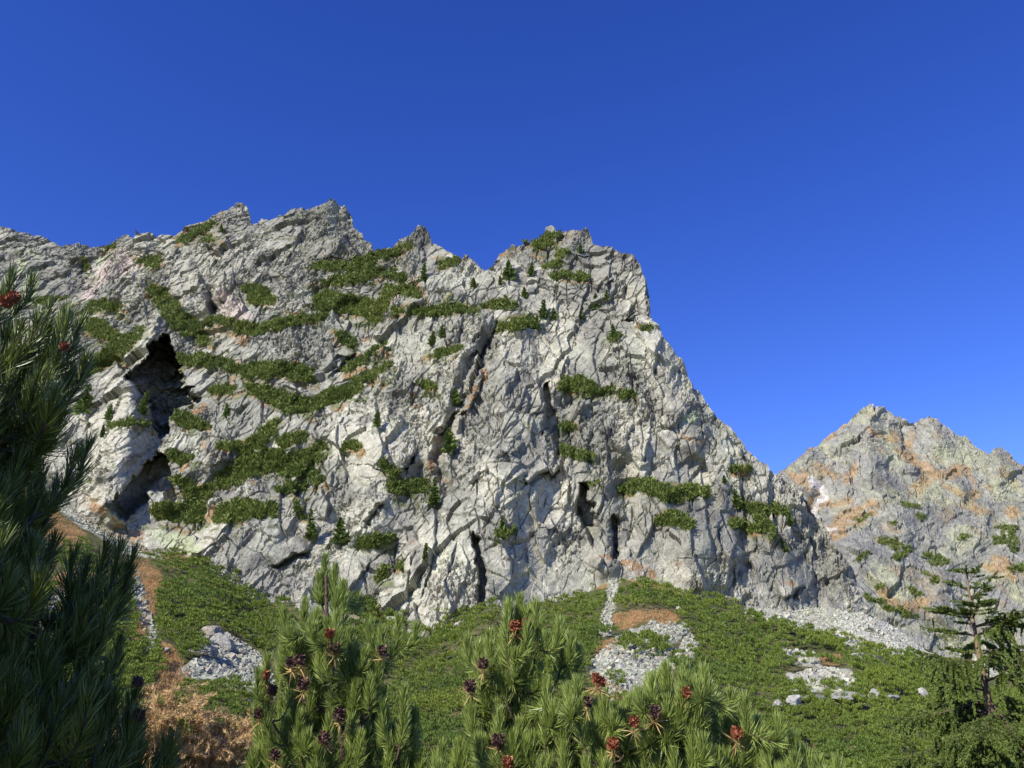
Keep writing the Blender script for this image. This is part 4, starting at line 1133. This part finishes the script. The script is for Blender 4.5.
def pine_branch(root, loc, a, tip, rng, mat, rad=0.007, shoots=3, count=260, blen=0.22, needle=(0.045, 0.07), wd=0.0014, spread=0.10, upright=1.0):
    """one limb: a bark tube with side shoots, and the needles as its sub-part"""
    L = np.linalg.norm(tip - a)
    out = norm((tip - a) * np.array([1, 1, 0.25]) + 1e-6)
    b = a + out * L * 0.45 - np.array([0, 0, 0.04]) * upright
    c = tip - np.array([0, 0, 1.0]) * max(0.17, L * 0.5) * upright + out * 0.02
    path = bez(a, b, c, tip, 14)
    wood, ned = Soup(), Soup()
    V, F = tube(path, np.linspace(rad, 0.003, 14), 5); wood.add(V, F)
    V, F = brush(path, min(blen, L * 0.75), count, rng, needle, wd); ned.add(V, F)
    for k in range(shoots):
        i = int(rng.integers(5, 12))
        p0 = path[i]
        off = np.clip(rng.normal(size=3), -1.4, 1.4) * spread * np.array([1, 1, 0.35])
        q = p0 + off + np.array([0, 0, rng.uniform(0.10, 0.22)])
        if q[2] > tip[2] - 0.015:
            q[2] = tip[2] - rng.uniform(0.02, 0.09)
        sub = bez(p0, p0 + off * 0.8, q - np.array([0, 0, 0.09]), q, 7)
        V, F = tube(sub, np.linspace(0.004, 0.0025, 7), 4); wood.add(V, F)
        V, F = brush(sub, 0.17, int(count * 0.75), rng, needle, wd); ned.add(V, F)
    w = wood.build('branch', M_BARK, root, loc, True)
    n_ = ned.build('needles', mat, w, loc)
    return w


def shift_children(o, loc):
    pass


def pine(label, dist, trunk, tips, outline, extra, cones, seed, mat=M_NEEDLE, shoots=3, count=360, group='young pines close to the camera'):
    rng = np.random.default_rng(seed)
    tp = [at(x_, y_, dist) for x_, y_ in trunk]
    foot = tp[-1].copy()
    gz = float(ground_z(np.array([foot[0]]), np.array([foot[1]]))[0])
    tp.append(np.array([foot[0], foot[1] + 0.03, gz - 0.1]))
    tp = np.array(tp[::-1])
    loc = np.array([tp[0][0], tp[0][1], gz])
    root = empty('pine_tree', loc)
    tag(root, label, 'tree', group)
    cum = np.concatenate([[0], np.cumsum(np.linalg.norm(np.diff(tp, axis=0), axis=1))])
    s_ = np.linspace(0, cum[-1], 30)
    tpf = np.stack([np.interp(s_, cum, tp[:, k]) for k in range(3)], 1)
    V, F = tube(tpf, np.interp(s_, [0, cum[-1]], [0.04, 0.006]), 8)
    mesh_obj('trunk', V, F, M_BARK, root, loc, True)
    # the leader
    alltips = [(x_, y_, rng.uniform(-0.16, 0.10)) for x_, y_ in tips]
    xs = [p[0] for p in outline]; ys = [p[1] for p in outline]
    n = 0
    while n < extra:
        x_, y_ = rng.uniform(min(xs), max(xs)), rng.uniform(min(ys), max(ys) + 40)
        if in_poly(np.array([x_]), np.array([y_]), outline)[0] and y_ <= 800:
            alltips.append((x_, y_, rng.uniform(-0.12, 0.30))); n += 1
    for x_, y_, dz in alltips:
        tip = at(x_, y_, dist + dz)
        h = np.linalg.norm(tip[:2] - tpf[:, :2], axis=1).min()
        za = tip[2] - 0.20 - h * rng.uniform(0.5, 0.9)
        i = int(np.argmin(np.abs(tpf[:, 2] - za)))
        pine_branch(root, loc, tpf[i], tip, rng, mat, shoots=shoots, count=count, spread=0.06)
    for x_, y_, kind in cones:
        p = at(x_, y_, dist - 0.17 + rng.uniform(-0.03, 0.03))
        make_cone('cone', p, (0.036 if kind == 'p' else 0.031) * rng.uniform(0.85, 1.15), M_CONE if kind == 'p' else M_CONE_RED, root, loc)
        # a few dead orange needles under each cone
        m = 26
        d = norm(rng.normal(size=(m, 3)) + np.array([0, 0, 0.2]))
        V, F = blades(np.tile(p - np.array([0, -0.02, 0.03]), (m, 1)), d, rng.uniform(0.03, 0.06, m), np.full(m, 0.0016), rng)
        mesh_obj('dead_needles', V, F, M_DRY, root, loc)
    return root


T1_TIPS = [(326, 560), (343, 586), (306, 603), (336, 618), (398, 620), (368, 640), (287, 633), (267, 660), (324, 672), (343, 676), (404, 690), (386, 716), (414, 713), (300, 716), (362, 735), (258, 702), (389, 750), (330, 716), (282, 650), (352, 655), (310, 640), (290, 690), (270, 730), (318, 745)]
T1_OUT = [(325, 566), (345, 590), (352, 625), (372, 650), (398, 630), (406, 655), (404, 700), (422, 720), (420, 768), (252, 768), (256, 705), (264, 665), (282, 640), (302, 610), (314, 590)]
T1_CONES = [(330, 634, 'r'), (334, 648, 'p'), (382, 651, 'p'), (291, 663, 'p'), (300, 660, 'p'), (265, 676, 'r'), (272, 691, 'p'), (303, 684, 'p'), (339, 715, 'p'), (324, 738, 'p'), (259, 714, 'p'), (275, 755, 'p')]
pine('young pine left of centre with many dark cones and a tall narrow top', 3.6, [(326, 575), (327, 620), (330, 680), (345, 768)], T1_TIPS, T1_OUT, 24, T1_CONES, 21)
T2_TIPS = [(520, 600), (536, 607), (508, 607), (560, 626), (479, 648), (498, 658), (522, 690), (476, 677), (546, 686), (470, 694), (598, 706), (566, 722), (480, 734), (519, 748), (442, 748), (458, 745), (540, 720), (500, 715), (585, 740), (455, 765)]
T2_OUT = [(519, 606), (540, 610), (560, 630), (556, 660), (550, 692), (588, 700), (606, 712), (600, 768), (440, 768), (452, 740), (470, 695), (474, 655), (506, 612)]
T2_CONES = [(515, 626, 'r'), (527, 624, 'r'), (483, 664, 'p'), (470, 686, 'p'), (498, 741, 'p'), (508, 763, 'r'), (587, 702, 'p'), (559, 760, 'p'), (571, 741, 'p')]
pine('young pine in the middle with two red cones just under its top', 3.4, [(519, 615), (521, 660), (526, 712), (534, 768)], T2_TIPS, T2_OUT, 18, T2_CONES, 22)
T3_TIPS = [(666, 670), (685, 669), (704, 672), (744, 700), (620, 713), (671, 710), (577, 684), (652, 682), (714, 728), (640, 732), (595, 742), (605, 695), (690, 735), (735, 712), (655, 752), (700, 700), (565, 750), (720, 755)]
T3_OUT = [(576, 694), (600, 690), (640, 700), (660, 676), (700, 676), (712, 705), (742, 704), (748, 724), (720, 768), (560, 768)]
T3_CONES = [(596, 678, 'r'), (601, 682, 'r'), (686, 693, 'r'), (634, 722, 'r'), (613, 744, 'r'), (737, 733, 'r'), (655, 712, 'p')]
pine('low spreading pine right of centre dotted with bright red cones', 3.2, [(668, 690), (664, 720), (655, 768)], T3_TIPS, T3_OUT, 20, T3_CONES, 23)
pine('little pine whose top just shows at the bottom edge right of the red coned pine', 3.1, [(792, 752), (794, 790)], [(793, 739), (806, 756), (778, 756), (786, 748), (762, 756)], [(780, 752), (806, 752), (810, 768), (770, 768)], 4, [], 24)

# the big near pine on the left: its trunk stands outside the picture
rng = np.random.default_rng(31)
LT = np.array([-2.15, 1.55])
gz = float(ground_z(LT[:1], LT[1:])[0])
lloc = np.array([LT[0], LT[1], gz])
lroot = empty('pine_tree', lloc)
tag(lroot, 'big shaded pine reaching in from the left edge, nearest tree of all', 'tree', 'young pines close to the camera')
ltr = np.stack([LT[0] + 0.05 * np.sin(np.linspace(0, 5, 20)), LT[1] + 0.04 * np.cos(np.linspace(0, 4, 20)), np.linspace(gz - 0.1, 1.6, 20)], 1)
V, F = tube(ltr, np.linspace(0.11, 0.02, 20), 10); mesh_obj('trunk', V, F, M_BARK, lroot, lloc, True)
L_TIPS = [(12, 277, 2.0), (32, 282, 2.05), (50, 308, 1.95), (66, 312, 1.95), (80, 322, 2.0), (38, 320, 1.9), (20, 330, 1.9), (86, 360, 2.05), (70, 372, 2.0), (48, 380, 1.9), (28, 395, 1.9), (10, 380, 1.85), (48, 418, 2.0), (88, 446, 2.05), (76, 452, 1.95),
          (36, 450, 1.9), (18, 460, 1.85), (4, 440, 1.9), (56, 488, 2.0), (38, 500, 1.95), (18, 510, 1.9), (2, 540, 1.8), (12, 552, 1.85), (34, 535, 2.1), (24, 545, 1.95), (132, 556, 2.1), (120, 549, 2.05), (106, 547, 2.05), (126, 578, 2.1), (96, 588, 2.0), (110, 605, 2.0), (80, 612, 2.0), (62, 628, 1.95),
          (42, 645, 1.9), (22, 640, 1.85), (8, 625, 1.85), (120, 645, 2.1), (98, 640, 2.0), (136, 692, 2.1), (116, 706, 2.0), (93, 676, 1.95), (60, 700, 1.85), (75, 690, 1.9), (42, 712, 1.85), (20, 690, 1.8), (5, 705, 1.8), (130, 712, 2.1), (140, 732, 2.15), (100, 730, 1.95), (28, 750, 1.8),
          (75, 752, 1.9), (116, 752, 2.0), (5, 660, 1.85), (40, 590, 2.1), (18, 595, 1.95), (8, 500, 1.9), (52, 350, 2.05), (10, 330, 1.95), (26, 425, 2.0), (40, 470, 2.05), (15, 735, 1.85), (48, 664, 2.0), (82, 658, 2.05), (28, 674, 2.0), (108, 668, 2.05), (0, 580, 1.95), (0, 350, 2.0),
          (6, 410, 1.9), (22, 360, 1.95), (40, 400, 2.0), (12, 470, 2.0), (30, 610, 2.0), (60, 730, 1.95), (90, 705, 2.0)]
for x_, y_, d_ in L_TIPS:
    tip = at(x_, y_, d_)
    za = tip[2] - 0.2 - rng.uniform(0.0, 0.3)
    i = int(np.argmin(np.abs(ltr[:, 2] - za)))
    pine_branch(lroot, lloc, ltr[i], tip, rng, M_NEEDLE_SHADED, rad=0.014, shoots=5, count=240, blen=0.26, needle=(0.05, 0.078), wd=0.0011, spread=0.10, upright=0.6)
# the rest of its crown, behind and above, which shades the side we see
wood, ned = Soup(), Soup()
for k in range(300):
    an = rng.uniform(0, 2 * math.pi); zz = rng.uniform(-1.2, 1.2)
    rr = np.interp(zz, [-1.2, 0.2, 1.2, 1.6], [1.15, 1.2, 0.95, 0.7]) * rng.uniform(0.45, 1.0)
    tip = np.array([LT[0] + math.cos(an) * rr, LT[1] + math.sin(an) * rr, zz])
    q = project(tip[None])
    if tip[1] > 0.2 and q[0][0] > -70:
        continue
    if (tip[1] > 1.45 and zz > 0.5) or np.linalg.norm(tip) < 1.15:
        continue
    i = int(np.argmin(np.abs(ltr[:, 2] - (zz - 0.35))))
    a = ltr[i]; L = np.linalg.norm(tip - a); out = norm((tip - a) * np.array([1, 1, 0.25]))
    path = bez(a, a + out * L * 0.42, tip - np.array([0, 0, L * 0.3]), tip, 10)
    V, F = tube(path, np.linspace(0.012, 0.003, 10), 4); wood.add(V, F)
    V, F = brush(path, 0.4, 260, rng, (0.07, 0.10), 0.0028); ned.add(V, F)
    for m in range(4):
        p0 = path[int(rng.integers(3, 9))]; q = p0 + rng.normal(size=3) * 0.13 + np.array([0, 0, 0.08])
        sub = bez(p0, (p0 * 2 + q) / 3, q - np.array([0, 0, 0.04]), q, 5)
        V, F = brush(sub, 0.24, 150, rng, (0.07, 0.10), 0.0028); ned.add(V, F)
ob = wood.build('branch', M_BARK, lroot, lloc, True); ob['kind'] = 'stuff'
nb_ = ned.build('needles', M_NEEDLE_SHADED, ob, lloc)
for x_, y_, d_, sz, mt in ((6, 302, 1.80, 0.026, M_CONE_RED), (13, 298, 1.82, 0.024, M_CONE_RED), (64, 347, 1.86, 0.018, M_CONE_RED), (139, 716, 1.98, 0.022, M_CONE), (138, 682, 1.98, 0.02, M_CONE)):
    make_cone('cone', at(x_, y_, d_), sz, mt, lroot, lloc)

# ================================================================== THE SPRUCE ON THE RIGHT
rng = np.random.default_rng(44)
SD = 7.0
st = [at(x_, y_, SD) for x_, y_ in ((966, 566), (970, 600), (978, 650), (990, 710), (1004, 775))]
gz = float(ground_z(np.array([st[-1][0]]), np.array([SD]))[0])
st.append(np.array([st[-1][0] + 0.02, SD, gz - 0.1]))
st = np.array(st[::-1])
cum = np.concatenate([[0], np.cumsum(np.linalg.norm(np.diff(st, axis=0), axis=1))])
ss = np.linspace(0, cum[-1], 60)
stf = np.stack([np.interp(ss, cum, st[:, k]) for k in range(3)], 1)
sloc = np.array([st[0][0], st[0][1], gz])
sroot = empty('spruce_tree', sloc)
tag(sroot, 'young spruce at the lower right with a yellowish bare leader and drooping twigs', 'tree')
ztop = stf[-1][2]
V, F = tube(stf, np.interp(stf[:, 2], [gz, ztop - 1.0, ztop - 0.4, ztop], [0.075, 0.028, 0.012, 0.005]), 8)
mt_ = mesh_obj('trunk', V, F, M_BARK_SPRUCE, sroot, sloc, True)


def twig_needles(path, dens, rng, ned, nl=0.023, w=0.0030):
    L = np.linalg.norm(np.diff(path, axis=0), axis=1).sum()
    V, F = brush(path, L, max(6, int(L * dens)), rng, (nl * 0.75, nl * 1.2), w, 0.3)
    ned.add(V, F)


z_ = ztop - 0.07
nbr = 0
while z_ > -1.25 and nbr < 98:
    dz = ztop - z_
    hw = np.interp(dz, [0, 0.25, 0.55, 0.9, 1.3, 1.8, 2.4], [0.06, 0.22, 0.46, 0.76, 0.98, 1.08, 1.15])
    nw = 4 if dz < 0.5 else 7
    a0 = rng.uniform(0, 6.28)
    for k in range(nw):
        an = a0 + k * 2 * math.pi / nw + rng.normal() * 0.25
        Lb = hw * rng.uniform(0.45, 1.15)
        i = int(np.argmin(np.abs(stf[:, 2] - z_)))
        i = int(np.clip(i + rng.integers(-2, 3), 0, len(stf) - 2)); a = stf[i]
        out = np.array([math.cos(an), math.sin(an), 0])
        rise = 0.75 if dz < 0.45 else (0.22 if dz < 0.9 else -0.12)
        tip = a + out * Lb + np.array([0, 0, Lb * (rise + rng.normal() * 0.16)])
        path = bez(a, a + out * Lb * 0.35 + np.array([0, 0, Lb * rise * 0.5]), tip - out * Lb * 0.3 - np.array([0, 0, 0.10 * Lb]), tip, 12)
        if dz < 0.5:
            tip = a + out * Lb * 0.85 + np.array([0, 0, Lb * 0.6]); path = bez(a, a + (tip - a) * 0.3, a + (tip - a) * 0.65 - np.array([0, 0, 0.04 * Lb]), tip, 12)
        wood, ned = Soup(), Soup()
        V, F = tube(path, np.linspace(0.009 if dz > 0.5 else 0.005, 0.002, 12), 4); wood.add(V, F)
        twig_needles(path[4:], 420, rng, ned)
        ntw = int(5 + Lb * 32) if dz > 0.5 else int(2 + Lb * 9)
        for q in range(ntw):
            t = rng.uniform(0.22, 0.97)
            p0 = path[int(t * 11)]
            sgn = 1 if q % 2 else -1
            sdv = np.array([-math.sin(an), math.cos(an), 0]) * sgn
            tl = (0.07 + 0.20 * Lb * (1.05 - t)) * rng.uniform(0.7, 1.3) * (0.6 if dz < 0.5 else 1.0) + 0.03
            droop = -0.85 if dz > 0.55 else 0.1
            q1 = p0 + (sdv * 0.75 + out * 0.55) * tl * 0.6
            q2 = p0 + (sdv * 0.8 + out * 0.6 + np.array([0, 0, droop * rng.uniform(0.4, 1.5)])) * tl
            tw = bez(p0, (p0 + q1) / 2, q1, q2, 6)
            V, F = tube(tw, np.linspace(0.003, 0.0015, 6), 3); wood.add(V, F)
            twig_needles(tw, 620, rng, ned)
            for h in range(int(rng.integers(1, 3))):
                p1 = tw[int(rng.integers(2, 6))]
                e = p1 + (out * rng.normal() * 0.4 + sdv * 0.3 + np.array([0, 0, droop * 0.9])) * tl * 0.5
                tw2 = bez(p1, p1 * 0.6 + e * 0.4, p1 * 0.3 + e * 0.7, e, 4)
                twig_needles(tw2, 620, rng, ned)
        w_ = wood.build('branch', M_BARK, sroot, sloc, True)
        ned.build('needles', M_SPRUCE, w_, sloc)
        nbr += 1
    z_ -= 0.105 + 0.05 * min(dz, 1.0)

# ================================================================== DRY SHRUBS AT THE LOWER LEFT
rng = np.random.default_rng(55)
for (x_, d_, r_, h_, lab, green) in (
        (212, 13.6, 0.95, 1.0, 'largest dry orange brown shrub below the small scree field', 0.05), (168, 13.0, 0.8, 0.9, 'dry brown shrub left of the largest one', 0.1),
        (248, 12.6, 0.7, 0.75, 'dry shrub with green shoots beside the left pine of the middle group', 0.5), (196, 11.6, 0.75, 0.65, 'dry grey twigged shrub in front of the largest one', 0.1),
        (150, 11.4, 0.6, 0.5, 'low dry shrub next to the big shaded pine', 0.3), (232, 10.8, 0.6, 0.42, 'lowest dry orange shrub at the bottom edge', 0.15)):
    px0 = rays(x_, 720); X0 = px0[0] / px0[1] * d_
    g0 = float(ground_z(np.array([X0]), np.array([d_]))[0])
    loc = np.array([X0, d_, g0])
    root = empty('dry_shrub', loc)
    tag(root, lab, 'shrub', 'dry brown shrubs')
    wood, ned, grn = Soup(), Soup(), Soup()
    for k in range(75):
        an = rng.uniform(0, 6.28); rr = r_ * math.sqrt(rng.uniform(0.02, 1))
        p0 = loc + np.array([math.cos(an) * rr * 0.35, math.sin(an) * rr * 0.35, -0.05])
        tip = loc + np.array([math.cos(an) * rr, math.sin(an) * rr, h_ * rng.uniform(0.6, 1.1) * (1 - 0.4 * (rr / r_) ** 2)])
        path = bez(p0, p0 + [0, 0, h_ * 0.45], tip + np.array([0, 0, h_ * rng.uniform(-0.1, 0.25)]), tip, 9)
        V, F = tube(path, np.linspace(0.011, 0.004, 9), 4); wood.add(V, F)
        tgt = grn if rng.uniform() < green else ned
        V, F = brush(path, h_ * 0.75, 70, rng, (0.05, 0.11), 0.0055, 0.5); tgt.add(V, F)
        for m in range(4):
            a = path[int(rng.integers(4, 9))]
            b = a + rng.normal(size=3) * np.array([0.16, 0.16, 0.09])
            sub = bez(a, a * 0.6 + b * 0.4 + np.array([0, 0, 0.04]), b, b + rng.normal(size=3) * 0.03, 5)
            V, F = tube(sub, np.linspace(0.005, 0.003, 5), 3); wood.add(V, F)
            V, F = brush(sub, 0.3, 34, rng, (0.04, 0.09), 0.005, 0.2); tgt.add(V, F)
    wood.build('stems', M_GREY_TWIG, root, loc)
    ned.build('dry_leaves', M_DRY, root, loc)
    if grn.n:
        grn.build('green_leaves', M_MUGO, root, loc)

# ================================================================== DRY AND GREEN GRASS, too fine to count
def grass_field(name, label, pts, mat, size, nb, rng):
    P_ = np.asarray(pts)
    V, F = tufts(P_, np.tile(np.array([[0.0, 0, 1.0]]), (len(P_), 1)), size * rng.uniform(0.6, 1.3, len(P_)), nb, rng, spread=0.7, wfac=0.07, low=0.05)
    o = mesh_obj(name, V, F, mat)
    return tag(o, label, 'grass', kind='stuff')


rng = np.random.default_rng(66)
pts, gpts = [], []
for ch in ORANGE:
    x0, x1 = min(c[0] - c[2] for c in ch), max(c[0] + c[2] for c in ch); y0, y1 = min(c[1] - c[2] for c in ch), max(c[1] + c[2] for c in ch)
    n = int((x1 - x0) * (y1 - y0) * 0.8)
    qx, qy = rng.uniform(x0, x1, n), rng.uniform(y0, y1, n)
    for i in np.where(chain_in(qx + 3 * fbm(qx / 6, qy / 4, 2, 965), qy + 2 * fbm(qx / 6, qy / 4, 2, 975), ch) > -1)[0]:
        h = cast(qx[i], qy[i], [ground_tree])
        if h is not None:
            pts.append(tuple(h[0]))
grass_field('dry_grass', 'dry rusty orange grass in patches between the scree and the dwarf pines', pts, M_DRY_GRASS, 0.55, 9, rng)
# open ground left between the thickets
n = 18000
qx, qy = rng.uniform(-420, 1100, n), rng.uniform(500, 768, n)
covered = np.zeros(n, bool)
for ch in SCREE:
    covered |= chain_in(qx, qy, ch) > 0
for i in np.where(~covered)[0]:
    h = cast(qx[i], qy[i], [ground_tree, cliff_tree], 8.0)
    if h is not None and abs(h[0].z - float(ground_z(np.array([h[0].x]), np.array([h[0].y]))[0])) < 0.6 and 60 < h[0].length < 330:
        gpts.append(tuple(h[0]))
grass_field('grass', 'short olive and straw coloured grass on the open ground', gpts, M_OLIVE_GRASS, 0.5, 9, rng)
kx, ky = rng.normal(-5.4, 1.9, 5000), rng.normal(13.0, 2.4, 5000)
kz = ground_z(kx, ky)
kk = rng.uniform(0, 1, 5000) < 0.6
KP = np.stack([kx, ky, kz], 1)
grass_field('dry_grass', 'dry straw and rust coloured grass round the dry brown shrubs', KP[kk], M_DRY_GRASS, 0.20, 9, rng)
grass_field('grass', 'green grass and bilberry leaves round the dry brown shrubs', KP[~kk], M_OLIVE_GRASS, 0.18, 9, rng)
